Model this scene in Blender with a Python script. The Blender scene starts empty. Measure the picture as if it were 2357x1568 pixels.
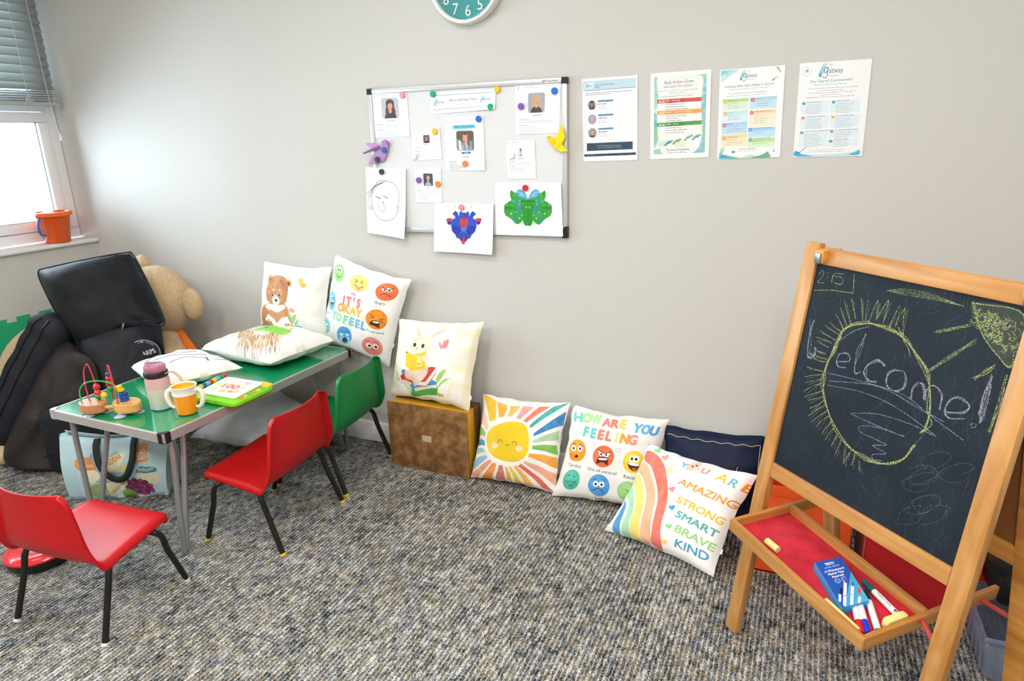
import bpy, bmesh, math, random
import numpy as np
from mathutils import Vector, Matrix, noise
random.seed(7)
SC = bpy.context.scene
COL = SC.collection
PI = math.pi

# ------------------------------------------------------------------ camera
cam = bpy.data.cameras.new('camera'); camo = bpy.data.objects.new('camera', cam); COL.objects.link(camo)
cam.sensor_width = 36.0; cam.lens = 1550.947 / 2357 * 36; cam.clip_start = 0.05; cam.clip_end = 60
R0 = Vector((0.91665163, 0.39884582, -0.0259192)); R1 = Vector((0.09422747, -0.27866942, -0.95575339)); R2 = Vector((-0.38842114, 0.8736506, -0.29302501))
camo.matrix_world = Matrix(((R0.x, -R1.x, -R2.x, 1.78652), (R0.y, -R1.y, -R2.y, -2.58348), (R0.z, -R1.z, -R2.z, 1.46962), (0, 0, 0, 1)))
SC.camera = camo

# ------------------------------------------------------------------ light
w = bpy.data.worlds.new('sky'); SC.world = w; w.use_nodes = True
wn = w.node_tree.nodes; bg = wn['Background']
bg.inputs['Color'].default_value = (0.73, 0.87, 1.0, 1); bg.inputs['Strength'].default_value = 16.0
def area(name, loc, sx, sy, power, color, rot=(0, 0, 0), portal=False):
    l = bpy.data.lights.new(name, 'AREA'); l.shape = 'RECTANGLE'; l.size = sx; l.size_y = sy; l.energy = power; l.color = color
    o = bpy.data.objects.new(name, l); COL.objects.link(o); o.location = loc; o.rotation_euler = rot
    if portal: l.cycles.is_portal = True
    return o
# daylight through the window opening (portal only guides the sampling of the sky)
area('window_portal', (-2.16, -1.15, 1.66), 1.36, 2.26, 1, (1, 1, 1), (0, -PI / 2, 0), True)
# square LED ceiling panels; the left pair is added to brighten the window side
for px, py in ((-1.15, -1.5), (0.4, -1.5), (2.0, -1.5), (-1.15, -3.3), (0.4, -3.3), (2.0, -3.3)):
    area('ceiling_and_fill_light', (px, py, 2.585), 0.58, 0.58, (5 if px < 0 else 12.5) if py > -2 else (14 if px < 0 else 31), (1.0, 0.96, 0.91) if px > 0 else (1.0, 0.985, 0.97))
SC.view_settings.view_transform = 'Standard'; SC.view_settings.look = 'None'
SC.view_settings.gamma = 1.0; SC.view_settings.use_curve_mapping = False
SC.view_settings.exposure = 0.40
SC.cycles.max_bounces = 8; SC.cycles.diffuse_bounces = 5; SC.cycles.transparent_max_bounces = 12
SC.cycles.sample_clamp_indirect = 6.0; SC.cycles.use_denoising = True; SC.cycles.caustics_reflective = False; SC.cycles.caustics_refractive = False

# ------------------------------------------------------------------ materials
def lin(c):
    if isinstance(c, str):
        c = tuple(int(c[i:i + 2], 16) / 255 for i in (0, 2, 4))
    return tuple(x / 12.92 if x <= 0.04045 else ((x + 0.055) / 1.055) ** 2.4 for x in c)
MATS = {}
def mat(name, col, rough=0.5, metal=0.0, var=0.0, vscale=8.0, bump=0.0, bscale=60.0, spec=0.5, trans=0.0, alpha=1.0, coat=0.0, stretch=None, sheen=0.0, ior=1.45):
    if name in MATS: return MATS[name]
    m = bpy.data.materials.new(name); m.use_nodes = True; nt = m.node_tree; b = nt.nodes['Principled BSDF']
    c = lin(col)
    b.inputs['Base Color'].default_value = (*c, 1); b.inputs['Roughness'].default_value = rough; b.inputs['Metallic'].default_value = metal
    b.inputs['Specular IOR Level'].default_value = spec; b.inputs['Transmission Weight'].default_value = trans; b.inputs['Alpha'].default_value = alpha
    b.inputs['Coat Weight'].default_value = coat; b.inputs['Sheen Weight'].default_value = sheen; b.inputs['IOR'].default_value = ior
    tc = nt.nodes.new('ShaderNodeTexCoord'); mp = nt.nodes.new('ShaderNodeMapping'); nt.links.new(tc.outputs['Object'], mp.inputs['Vector'])
    if stretch: mp.inputs['Scale'].default_value = stretch
    if var > 0:
        n = nt.nodes.new('ShaderNodeTexNoise'); n.inputs['Scale'].default_value = vscale; n.inputs['Detail'].default_value = 5
        nt.links.new(mp.outputs[0], n.inputs['Vector'])
        r = nt.nodes.new('ShaderNodeValToRGB'); r.color_ramp.elements[0].position = 0.3; r.color_ramp.elements[1].position = 0.7
        r.color_ramp.elements[0].color = (*[x * (1 - var) for x in c], 1); r.color_ramp.elements[1].color = (*[min(1, x * (1 + var)) for x in c], 1)
        nt.links.new(n.outputs['Fac'], r.inputs[0]); nt.links.new(r.outputs[0], b.inputs['Base Color'])
    if bump > 0:
        n2 = nt.nodes.new('ShaderNodeTexNoise'); n2.inputs['Scale'].default_value = bscale; n2.inputs['Detail'].default_value = 4
        nt.links.new(mp.outputs[0], n2.inputs['Vector'])
        bp = nt.nodes.new('ShaderNodeBump'); bp.inputs['Strength'].default_value = bump; bp.inputs['Distance'].default_value = 0.01
        nt.links.new(n2.outputs['Fac'], bp.inputs['Height']); nt.links.new(bp.outputs[0], b.inputs['Normal'])
    MATS[name] = m
    return m
def wood(name, dark, light, rough=0.45, axis='X', scale=9.0, coat=0.15):
    if name in MATS: return MATS[name]
    m = bpy.data.materials.new(name); m.use_nodes = True; nt = m.node_tree; b = nt.nodes['Principled BSDF']
    tc = nt.nodes.new('ShaderNodeTexCoord'); mp = nt.nodes.new('ShaderNodeMapping'); nt.links.new(tc.outputs['Object'], mp.inputs['Vector'])
    s = [scale * 4] * 3; s['XYZ'.index(axis)] = scale * 0.35; mp.inputs['Scale'].default_value = s
    n = nt.nodes.new('ShaderNodeTexNoise'); n.inputs['Scale'].default_value = 1.0; n.inputs['Detail'].default_value = 6; n.inputs['Distortion'].default_value = 0.6
    nt.links.new(mp.outputs[0], n.inputs['Vector'])
    r = nt.nodes.new('ShaderNodeValToRGB'); r.color_ramp.elements[0].position = 0.32; r.color_ramp.elements[1].position = 0.62
    r.color_ramp.elements[0].color = (*lin(dark), 1); r.color_ramp.elements[1].color = (*lin(light), 1)
    nt.links.new(n.outputs['Fac'], r.inputs[0]); nt.links.new(r.outputs[0], b.inputs['Base Color'])
    b.inputs['Roughness'].default_value = rough; b.inputs['Coat Weight'].default_value = coat; b.inputs['Coat Roughness'].default_value = 0.25
    MATS[name] = m
    return m
def carpet_mat():
    m = bpy.data.materials.new('carpet'); m.use_nodes = True; nt = m.node_tree; L = nt.links; b = nt.nodes['Principled BSDF']
    N = lambda t: nt.nodes.new(t)
    tc = N('ShaderNodeTexCoord'); mp = N('ShaderNodeMapping'); L.new(tc.outputs['Object'], mp.inputs['Vector']); mp.inputs['Scale'].default_value = (1.0, 0.72, 1.0)
    v = N('ShaderNodeTexVoronoi'); v.inputs['Scale'].default_value = 320; L.new(mp.outputs[0], v.inputs['Vector'])
    sp = N('ShaderNodeSeparateColor'); L.new(v.outputs['Color'], sp.inputs[0])
    # darker and paler rows of loops running away from the viewer
    def streak(sc, scale):
        q = N('ShaderNodeMapping'); q.inputs['Scale'].default_value = sc; L.new(tc.outputs['Object'], q.inputs['Vector'])
        n = N('ShaderNodeTexNoise'); n.inputs['Scale'].default_value = scale; n.inputs['Detail'].default_value = 3; L.new(q.outputs[0], n.inputs['Vector']); return n.outputs['Fac']
    def mth(op, a, bb):
        x = N('ShaderNodeMath'); x.operation = op
        for i, k in enumerate((a, bb)):
            if isinstance(k, (int, float)): x.inputs[i].default_value = k
            else: L.new(k, x.inputs[i])
        return x.outputs[0]
    sx = N('ShaderNodeSeparateXYZ'); L.new(tc.outputs['Object'], sx.inputs[0])
    # straight rows of loops about 14 mm apart; each row changes yarn every few centimetres
    q = mth('MULTIPLY', mth('ADD', sx.outputs[0], mth('MULTIPLY', mth('SUBTRACT', streak((1, .6, 1), 60.0), 0.5), 0.006)), 1 / 0.0145); row = mth('FLOOR', q, 0.0); fr = mth('SUBTRACT', q, row)
    def rowseg(k, sy):
        cb = N('ShaderNodeCombineXYZ'); L.new(mth('MULTIPLY', row, k), cb.inputs[0]); L.new(mth('MULTIPLY', sx.outputs[1], sy), cb.inputs[1])
        n = N('ShaderNodeTexNoise'); n.inputs['Scale'].default_value = 1.0; n.inputs['Detail'].default_value = 3; L.new(cb.outputs[0], n.inputs['Vector']); return n.outputs['Fac']
    rs = rowseg(3.71, 24.0); gap = mth('MAXIMUM', mth('SUBTRACT', 0.30, mth('ABSOLUTE', mth('SUBTRACT', fr, 0.5), 0.0)), 0.0)
    gap = mth('SUBTRACT', 0.30, gap)
    cross = mth('MAXIMUM', mth('SUBTRACT', streak((0.035, 1, 1), 60.0), 0.62), 0.0)
    s2 = streak((1, .5, 1), 6.0)
    val = mth('ADD', mth('MULTIPLY', sp.outputs[0], 0.52), mth('ADD', mth('MULTIPLY', mth('SUBTRACT', rs, 0.5), 1.35), mth('MULTIPLY', mth('SUBTRACT', s2, 0.5), 0.35)))
    val = mth('SUBTRACT', mth('ADD', val, 0.54), mth('ADD', mth('MULTIPLY', gap, 1.25), mth('MULTIPLY', cross, 1.6)))
    r = N('ShaderNodeValToRGB'); cr = r.color_ramp; cr.interpolation = 'CONSTANT'
    stops = [(0, '1c1d1f'), (0.15, '36393a'), (0.27, '575b5c'), (0.40, '767a79'), (0.52, '918f8a'), (0.63, 'b0aca6'), (0.75, 'c8c4bc'), (0.87, 'e2ddd4')]
    cr.elements[0].color = (*lin(stops[0][1]), 1); cr.elements[1].position = stops[1][0]; cr.elements[1].color = (*lin(stops[1][1]), 1)
    for p, c in stops[2:]:
        e = cr.elements.new(p); e.color = (*lin(c), 1)
    L.new(val, r.inputs[0])
    # a few blue and ochre tufts, gathered in soft drifts
    def tint(src, color, chan, lo, drift, dlo):
        mx = N('ShaderNodeMix'); mx.data_type = 'RGBA'; mx.blend_type = 'MIX'
        f = mth('MULTIPLY', mth('GREATER_THAN', sp.outputs[chan], lo), mth('MULTIPLY', mth('GREATER_THAN', drift, dlo), 0.55))
        L.new(f, mx.inputs[0]); L.new(src, mx.inputs[6]); mx.inputs[7].default_value = (*lin(color), 1); return mx.outputs[2]
    c1 = tint(r.outputs[0], '7884a0', 1, 0.70, rowseg(5.3, 9.0), 0.54); c2 = tint(c1, 'a08a58', 2, 0.66, rowseg(7.9, 8.0), 0.53)
    L.new(c2, b.inputs['Base Color']); b.inputs['Roughness'].default_value = 0.95; b.inputs['Specular IOR Level'].default_value = 0.15
    bp = N('ShaderNodeBump'); bp.inputs['Strength'].default_value = 0.7; bp.inputs['Distance'].default_value = 0.006; bp.invert = True
    L.new(v.outputs['Distance'], bp.inputs['Height']); L.new(bp.outputs[0], b.inputs['Normal'])
    return m
def image_mat(name, art, rough=0.6, coat=0.0, bump=0.0, coat_rough=0.1):
    h, w_, _ = art.shape
    im = bpy.data.images.new(name, w_, h, alpha=False)
    px = np.ones((h, w_, 4), np.float32); px[:, :, :3] = np.clip(art[::-1], 0, 1)
    im.pixels.foreach_set(px.ravel()); im.update(); im.pack()
    m = bpy.data.materials.new(name); m.use_nodes = True; nt = m.node_tree; b = nt.nodes['Principled BSDF']
    t = nt.nodes.new('ShaderNodeTexImage'); t.image = im; t.extension = 'EXTEND'
    u = nt.nodes.new('ShaderNodeUVMap'); u.uv_map = 'UVMap'; nt.links.new(u.outputs[0], t.inputs[0])
    nt.links.new(t.outputs[0], b.inputs['Base Color']); b.inputs['Roughness'].default_value = rough
    b.inputs['Coat Weight'].default_value = coat; b.inputs['Coat Roughness'].default_value = coat_rough
    if bump > 0:
        tc = nt.nodes.new('ShaderNodeTexCoord'); n2 = nt.nodes.new('ShaderNodeTexNoise'); n2.inputs['Scale'].default_value = 18; n2.inputs['Detail'].default_value = 3
        nt.links.new(tc.outputs['Object'], n2.inputs['Vector'])
        bp = nt.nodes.new('ShaderNodeBump'); bp.inputs['Strength'].default_value = bump; bp.inputs['Distance'].default_value = 0.02
        nt.links.new(n2.outputs['Fac'], bp.inputs['Height']); nt.links.new(bp.outputs[0], b.inputs['Normal'])
    return m

# ------------------------------------------------------------------ mesh building
def catmull(P, sub=4, closed=False):
    P = [Vector(p) for p in P]; n = len(P); out = []
    rng = range(n) if closed else range(n - 1)
    for i in rng:
        p0 = P[(i - 1) % n] if closed or i > 0 else P[0] * 2 - P[1]
        p1 = P[i]; p2 = P[(i + 1) % n]
        p3 = P[(i + 2) % n] if closed or i + 2 < n else P[-1] * 2 - P[-2]
        for k in range(sub):
            t = k / sub
            out.append(0.5 * ((2 * p1) + (p2 - p0) * t + (2 * p0 - 5 * p1 + 4 * p2 - p3) * t * t + (3 * p1 - p0 - 3 * p2 + p3) * t ** 3))
    if not closed: out.append(P[-1])
    return out
class M:
    def __init__(s):
        s.bm = bmesh.new(); s.uv = s.bm.loops.layers.uv.new('UVMap'); s.mats = []
    def _mi(s, fs, mi):
        for f in fs: f.material_index = mi
    def box(s, lo, hi, bevel=0.0, mx=None, mi=0, seg=2):
        c = [(a + b) / 2 for a, b in zip(lo, hi)]; d = [abs(b - a) for a, b in zip(lo, hi)]
        t = Matrix.Translation(c) @ Matrix.Diagonal((*d, 1))
        r = bmesh.ops.create_cube(s.bm, size=1, matrix=t); vs = r['verts']
        if bevel > 0:
            es = list({e for v in vs for e in v.link_edges})
            g = bmesh.ops.bevel(s.bm, geom=es, offset=min(bevel, min(d) * 0.45), segments=seg, profile=0.6, affect='EDGES')
            vs = list({v for f in g['faces'] for v in f.verts} | {v for v in vs if v.is_valid})
        if mx is not None: bmesh.ops.transform(s.bm, matrix=mx, verts=vs)
        if mi: s._mi({f for v in vs for f in v.link_faces}, mi)
        return vs
    def tube(s, P, r, n=8, sub=0, closed=False, caps=True, mi=0):
        P = [Vector(p) for p in P]
        if sub: 
            R = r if isinstance(r, (list, tuple)) else None
            k = len(P); P = catmull(P, sub, closed)
            if R: r = [R[min(int(i / sub), k - 1)] * (1 - (i % sub) / sub) + R[min(int(i / sub) + 1, k - 1)] * ((i % sub) / sub) for i in range(len(P))]
        m = len(P); rings = []; up = None
        for i, p in enumerate(P):
            if closed: t = (P[(i + 1) % m] - P[i - 1])
            else: t = P[min(i + 1, m - 1)] - P[max(i - 1, 0)]
            t.normalize()
            if up is None: up = t.orthogonal().normalized()
            else: up = (up - t * up.dot(t)).normalized()
            b = t.cross(up); rr = r[i] if isinstance(r, (list, tuple)) else r
            rings.append([s.bm.verts.new(p + (up * math.cos(2 * PI * k / n) + b * math.sin(2 * PI * k / n)) * rr) for k in range(n)])
        fs = []
        for i in range(m if closed else m - 1):
            A, B = rings[i], rings[(i + 1) % m]
            for k in range(n): fs.append(s.bm.faces.new((A[k], A[(k + 1) % n], B[(k + 1) % n], B[k])))
        if caps and not closed:
            fs.append(s.bm.faces.new(rings[0][::-1])); fs.append(s.bm.faces.new(rings[-1]))
        s._mi(fs, mi)
    def lathe(s, prof, n=32, mx=None, mi=0, sx=1.0):
        mx = mx or Matrix(); rings = []; fs = []
        for r, z in prof:
            if r < 1e-6: rings.append([s.bm.verts.new(mx @ Vector((0, 0, z)))])
            else: rings.append([s.bm.verts.new(mx @ Vector((r * math.cos(2 * PI * k / n) * sx, r * math.sin(2 * PI * k / n), z))) for k in range(n)])
        for A, B in zip(rings, rings[1:]):
            for k in range(n):
                a, b = A[k % len(A)], A[(k + 1) % len(A)]; c, d = B[(k + 1) % len(B)], B[k % len(B)]
                q = []
                for x in (a, b, c, d):
                    if x not in q: q.append(x)
                if len(q) > 2: fs.append(s.bm.faces.new(q))
        s._mi(fs, mi)
    def ball(s, c, r, mx=None, u=20, v=14, mi=0):
        r = r if isinstance(r, (tuple, list)) else (r, r, r)
        t = Matrix.Translation(c) @ (mx or Matrix()) @ Matrix.Diagonal((*r, 1))
        g = bmesh.ops.create_uvsphere(s.bm, u_segments=u, v_segments=v, radius=1, matrix=t)
        s._mi({f for w_ in g['verts'] for f in w_.link_faces}, mi)
        return g['verts']
    def prism(s, pts, vec, mi=0, side_mi=None):
        vec = Vector(vec); A = [s.bm.verts.new(p) for p in pts]; B = [s.bm.verts.new(Vector(p) + vec) for p in pts]; n = len(A)
        fs = [s.bm.faces.new(A[::-1]), s.bm.faces.new(B)]
        s._mi(fs, mi)
        sd = [s.bm.faces.new((A[i], A[(i + 1) % n], B[(i + 1) % n], B[i])) for i in range(n)]
        s._mi(sd, mi if side_mi is None else side_mi)
    def grid(s, fn, nu, nv, mi=0, uv=None, wrap_u=False):
        V = [[s.bm.verts.new(fn(i / nu, j / nv)) for i in range(nu + 1)] for j in range(nv + 1)]; fs = []
        for j in range(nv):
            for i in range(nu):
                f = s.bm.faces.new((V[j][i], V[j][i + 1], V[j + 1][i + 1], V[j + 1][i])); f.material_index = mi; fs.append(f)
                if uv is not None:
                    for l, (a, b) in zip(f.loops, ((i, j), (i + 1, j), (i + 1, j + 1), (i, j + 1))): l[s.uv].uv = uv(a / nu, b / nv)
        return V, fs
    def plane_uv(s, o, ux, uy, faces=None):
        o = Vector(o); ux = Vector(ux); uy = Vector(uy); a = ux.length_squared; b = uy.length_squared; g = ux.dot(uy); D = a * b - g * g
        for f in faces or s.bm.faces:
            for l in f.loops:
                d = l.vert.co - o; e, h = d.dot(ux), d.dot(uy); l[s.uv].uv = ((e * b - h * g) / D, (h * a - e * g) / D)
WM = {}
def setp(o, label=None, cat=None, group=None, kind=None):
    for k, v in (('label', label), ('category', cat), ('group', group), ('kind', kind)):
        if v: o[k] = v
    return o
def thing(name, label, cat, loc, rotz=0.0, group=None):
    o = bpy.data.objects.new(name, None); COL.objects.link(o); o.location = loc; o.rotation_euler = (0, 0, rotz); o.empty_display_size = 0.05
    WM[o.name] = Matrix.Translation(loc) @ Matrix.Rotation(rotz, 4, 'Z')
    return setp(o, label, cat, group)
def obj(name, m, mats, parent=None, local=False, smooth=35, recalc=True, label=None, solid=0.0, offset=-1):
    bm = m.bm
    bmesh.ops.remove_doubles(bm, verts=bm.verts, dist=1e-6)
    if recalc: bmesh.ops.recalc_face_normals(bm, faces=bm.faces)
    me = bpy.data.meshes.new(name)
    co = [v.co for v in bm.verts]
    lo = Vector([min(c[i] for c in co) for i in range(3)]); hi = Vector([max(c[i] for c in co) for i in range(3)])
    c = (lo + hi) / 2
    if parent is None: c.z = lo.z
    bmesh.ops.translate(bm, verts=bm.verts, vec=-c)
    bm.to_mesh(me); bm.free()
    for x in (mats if isinstance(mats, (list, tuple)) else [mats]): me.materials.append(x)
    if smooth:
        me.polygons.foreach_set('use_smooth', [True] * len(me.polygons)); me.set_sharp_from_angle(angle=math.radians(smooth))
    o = bpy.data.objects.new(name, me); COL.objects.link(o); o.location = c
    if parent is not None:
        o.parent = parent
        if not local: o.matrix_parent_inverse = WM[parent.name].inverted()
        WM[o.name] = (WM[parent.name] @ Matrix.Translation(c)) if local else Matrix.Translation(c)
    else: WM[o.name] = Matrix.Translation(c)
    if label: o['label'] = label
    if solid:
        md = o.modifiers.new('thickness', 'SOLIDIFY'); md.thickness = solid; md.offset = offset
    return o
def dup(root, loc, rotz, label):
    r = root.copy(); COL.objects.link(r); r.location = loc; r.rotation_euler = (0, 0, rotz); r['label'] = label
    WM[r.name] = Matrix.Translation(loc) @ Matrix.Rotation(rotz, 4, 'Z')
    for ch in list(root.children):
        c = ch.copy(); COL.objects.link(c); c.parent = r
        for g in list(ch.children):
            d = g.copy(); COL.objects.link(d); d.parent = c
    return r

# ------------------------------------------------------------------ printed art (flat print drawn into pixel arrays)
_fc = bpy.data.curves.new('lettering', 'FONT'); _fo = bpy.data.objects.new('lettering', _fc)
def glyphs(s, fat=0.0, res=3):
    _fc.body = s; _fc.resolution_u = res; _fc.offset = fat
    me = _fo.to_mesh(); me.calc_loop_triangles()
    V = np.array([v.co[:2] for v in me.vertices]) if len(me.vertices) else np.zeros((0, 2)); T = [tuple(t.vertices) for t in me.loop_triangles]
    _fo.to_mesh_clear(); return V, T
def homog(src, dst):
    A = []; B = []
    for (x, y), (u, v) in zip(src, dst):
        A += [[x, y, 1, 0, 0, 0, -u * x, -u * y], [0, 0, 0, x, y, 1, -v * x, -v * y]]; B += [u, v]
    return np.append(np.linalg.solve(np.array(A, float), np.array(B, float)), 1).reshape(3, 3)
def rgb(c): return np.array([int(c[i:i + 2], 16) / 255 for i in (0, 2, 4)]) if isinstance(c, str) else np.array(c, float)
class Art:
    """canvas w x h; points are given in the skewed drawing frame whose corners (tl, tr, br, bl) are quad"""
    def __init__(s, w, h, bg='ffffff', quad=None):
        s.w, s.h = w, h; s.a = np.ones((h, w, 3), np.float32) * rgb(bg).astype(np.float32)
        s.H = homog(quad, [(0, 0), (w, 0), (w, h), (0, h)]) if quad else None
        s.rng = np.random.default_rng(3); s.tooth = None
    def pt(s, P):
        P = np.asarray(P, float).reshape(-1, 2)
        if s.H is None: return P
        q = np.c_[P, np.ones(len(P))] @ s.H.T
        return q[:, :2] / q[:, 2:3]
    def _box(s, P, pad=1):
        x0, y0 = np.floor(P.min(0) - pad).astype(int); x1, y1 = np.ceil(P.max(0) + pad).astype(int) + 1
        x0, y0 = max(x0, 0), max(y0, 0); x1, y1 = min(x1, s.w), min(y1, s.h)
        if x1 <= x0 or y1 <= y0: return None
        Y, X = np.mgrid[y0:y1, x0:x1]
        return x0, y0, x1, y1, X + 0.5, Y + 0.5
    def _put(s, b, mask, col, al=1.0):
        x0, y0, x1, y1 = b[:4]; k = (mask * al)[..., None]
        s.a[y0:y1, x0:x1] = s.a[y0:y1, x0:x1] * (1 - k) + rgb(col) * k
    def fillpx(s, P, col, al=1.0, wash=0.0):
        b = s._box(P)
        if b is None: return
        X, Y = b[4], b[5]; ins = np.zeros(X.shape, bool)
        for (x1, y1), (x2, y2) in zip(P, np.roll(P, -1, 0)):
            if y1 == y2: continue
            ins ^= ((y1 > Y) != (y2 > Y)) & (X < (x2 - x1) * (Y - y1) / (y2 - y1) + x1)
        mk = ins.astype(np.float32)
        if wash > 0:   # watercolour: uneven pigment
            g = s.rng.random((X.shape[0] // 34 + 2, X.shape[1] // 34 + 2)); yi = np.linspace(0, g.shape[0] - 1.001, X.shape[0]); xi = np.linspace(0, g.shape[1] - 1.001, X.shape[1])
            a0 = yi.astype(int); b0 = xi.astype(int); fy = (yi - a0)[:, None]; fx = (xi - b0)[None]; fy = fy * fy * (3 - 2 * fy); fx = fx * fx * (3 - 2 * fx)
            g = (g[a0][:, b0] * (1 - fy) * (1 - fx) + g[a0 + 1][:, b0] * fy * (1 - fx) + g[a0][:, b0 + 1] * (1 - fy) * fx + g[a0 + 1][:, b0 + 1] * fy * fx)
            mk = mk * (1 - wash * g)
        s._put(b, mk, col, al)
    def poly(s, P, col, al=1.0, wash=0.0): s.fillpx(s.pt(P), col, al, wash)
    def blob(s, P, col, al=1.0, wash=0.0, sub=5):
        s.fillpx(s.pt([tuple(q[:2]) for q in catmull([(x, y, 0) for x, y in P], sub, True)]), col, al, wash)
    def ell(s, cx, cy, rx, ry, col, al=1.0, wash=0.0, rot=0.0, n=28, a0=0, a1=360):
        c, d = math.cos(math.radians(rot)), math.sin(math.radians(rot)); P = []
        for k in range(n):
            t = math.radians(a0 + (a1 - a0) * k / (n if a1 - a0 >= 360 else n - 1)); x, y = rx * math.cos(t), ry * math.sin(t); P.append((cx + x * c - y * d, cy + x * d + y * c))
        s.fillpx(s.pt(P), col, al, wash)
    def line(s, P, wd, col, al=1.0, smooth=True, grain=0.0, closed=False):
        P = [tuple(q[:2]) for q in catmull([(x, y, 0) for x, y in P], 6, closed)] + ([P[0]] if closed else []) if smooth and len(P) > 2 else P
        Q = s.pt(P); acc = None
        for p, q in zip(Q, Q[1:]):
            b = s._box(np.array([p, q]), wd / 2 + 1.5)
            if b is None: continue
            X, Y = b[4], b[5]; d = q - p; L2 = max(d @ d, 1e-9)
            t = np.clip(((X - p[0]) * d[0] + (Y - p[1]) * d[1]) / L2, 0, 1)
            ds = np.hypot(X - p[0] - t * d[0], Y - p[1] - t * d[1])
            mk = np.clip(wd / 2 - ds + 0.5, 0, 1)
            if grain > 0:
                if s.tooth is None:
                    t_ = np.random.default_rng(8).random((s.h, s.w)); t_ = (t_ + np.roll(t_, 1, 0) + np.roll(t_, 1, 1) + np.roll(t_, (1, 1), (0, 1))) / 4; s.tooth = t_.argsort(axis=None).argsort().reshape(t_.shape) / t_.size
                mk = mk * np.clip((s.tooth[b[1]:b[3], b[0]:b[2]] - grain) * 3 + .12 * (mk > .9), 0, 1)
            s._put(b, mk, col, al)
    def text(s, txt, p0, p1, hgt, col, fat=0.0, al=1.0, px=False):
        """baseline from p0 to p1; hgt = cap height in canvas pixels; col may be a list, one per letter"""
        P0, P1 = (np.array(p0, float), np.array(p1, float)) if px else s.pt([p0, p1]); ux = P1 - P0; Ln = np.hypot(*ux); ux = ux / Ln; uy = np.array([ux[1], -ux[0]])
        if isinstance(col, list):
            n = len(txt); 
            for i, ch in enumerate(txt):
                if ch == ' ': continue
                V, T = glyphs(ch); 
                if not len(V): continue
                wv = max(V[:, 0].max() - V[:, 0].min(), 0.16 if ch in "'.!" else 0.36); sl = Ln / n; cx = (i + 0.5) * sl; k = sl * 0.92 / max(wv, 0.62)
                k = min(k, hgt / 0.72 * 1.25); W = (V[:, 0] - (V[:, 0].max() + V[:, 0].min()) / 2) * k + cx
                s._tris(P0 + W[:, None] * ux + (V[:, 1] * hgt / 0.72)[:, None] * uy, T, col[i % len(col)], al, fat * hgt / 0.72)
            return
        V, T = glyphs(txt)
        if not len(V): return
        x0, x1 = V[:, 0].min(), V[:, 0].max()
        s._tris(P0 + ((V[:, 0] - x0) / (x1 - x0) * Ln)[:, None] * ux + (V[:, 1] * hgt / 0.72)[:, None] * uy, T, col, al, fat * hgt / 0.72)
    def _tris(s, Q, T, col, al, fat=0.0):
        c = rgb(col)
        b = s._box(Q, 2 + int(fat))
        if b is None: return
        mk = np.zeros(b[4].shape, np.float32)
        for t in T:
            p, q, r = Q[list(t)]
            x0 = max(int(min(p[0], q[0], r[0])) - 1 - b[0], 0); x1 = min(int(max(p[0], q[0], r[0])) + 2 - b[0], mk.shape[1])
            y0 = max(int(min(p[1], q[1], r[1])) - 1 - b[1], 0); y1 = min(int(max(p[1], q[1], r[1])) + 2 - b[1], mk.shape[0])
            if x1 <= x0 or y1 <= y0: continue
            X = b[4][y0:y1, x0:x1]; Y = b[5][y0:y1, x0:x1]
            e = lambda u, v: (v[0] - u[0]) * (Y - u[1]) - (v[1] - u[1]) * (X - u[0])
            e1, e2, e3 = e(p, q), e(q, r), e(r, p)
            ins = ((e1 >= 0) & (e2 >= 0) & (e3 >= 0)) | ((e1 <= 0) & (e2 <= 0) & (e3 <= 0))
            mk[y0:y1, x0:x1] = np.maximum(mk[y0:y1, x0:x1], ins)
        if fat >= .6:
            src = mk; k = 20
            for r in ((fat,) if fat < 4 else (fat, fat * .55)):
                for j in range(k):
                    dx, dy = round(r * math.cos(2 * PI * j / k)), round(r * math.sin(2 * PI * j / k)); sh = np.zeros_like(src)
                    H_, W_ = src.shape
                    if abs(dx) >= W_ or abs(dy) >= H_: continue
                    sh[max(dy, 0):H_ + min(dy, 0), max(dx, 0):W_ + min(dx, 0)] = src[max(-dy, 0):H_ + min(-dy, 0), max(-dx, 0):W_ + min(-dx, 0)]
                    mk = np.maximum(mk, sh)
        s._put(b, mk, col, al)
    def greek(s, x0, y0, x1, y1, col, hgt=5, al=0.6, px=False, dots=False):
        """a line of print too small to read: word-length dashes"""
        P0, P1 = (np.array([x0, y0], float), np.array([x1, y1], float)) if px else s.pt([(x0, y0), (x1, y1)])
        hgt *= .78; al *= .85
        d = P1 - P0; L = np.hypot(*d); d = d / max(L, 1e-6); n = np.array([-d[1], d[0]]); t = 0.0
        while t < L:
            wl = hgt * (1.2 + 3.2 * s.rng.random()); e = min(t + wl, L)
            q = np.array([P0 + d * t - n * hgt / 2, P0 + d * e - n * hgt / 2, P0 + d * e + n * hgt / 2, P0 + d * t + n * hgt / 2]); s.fillpx(q, col, al * (0.6 + 0.4 * s.rng.random()))
            t = e + hgt * 0.7
    def grain_noise(s, amt): s.a += (s.rng.random(s.a.shape[:2])[..., None].astype(np.float32) - 0.5) * amt

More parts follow.
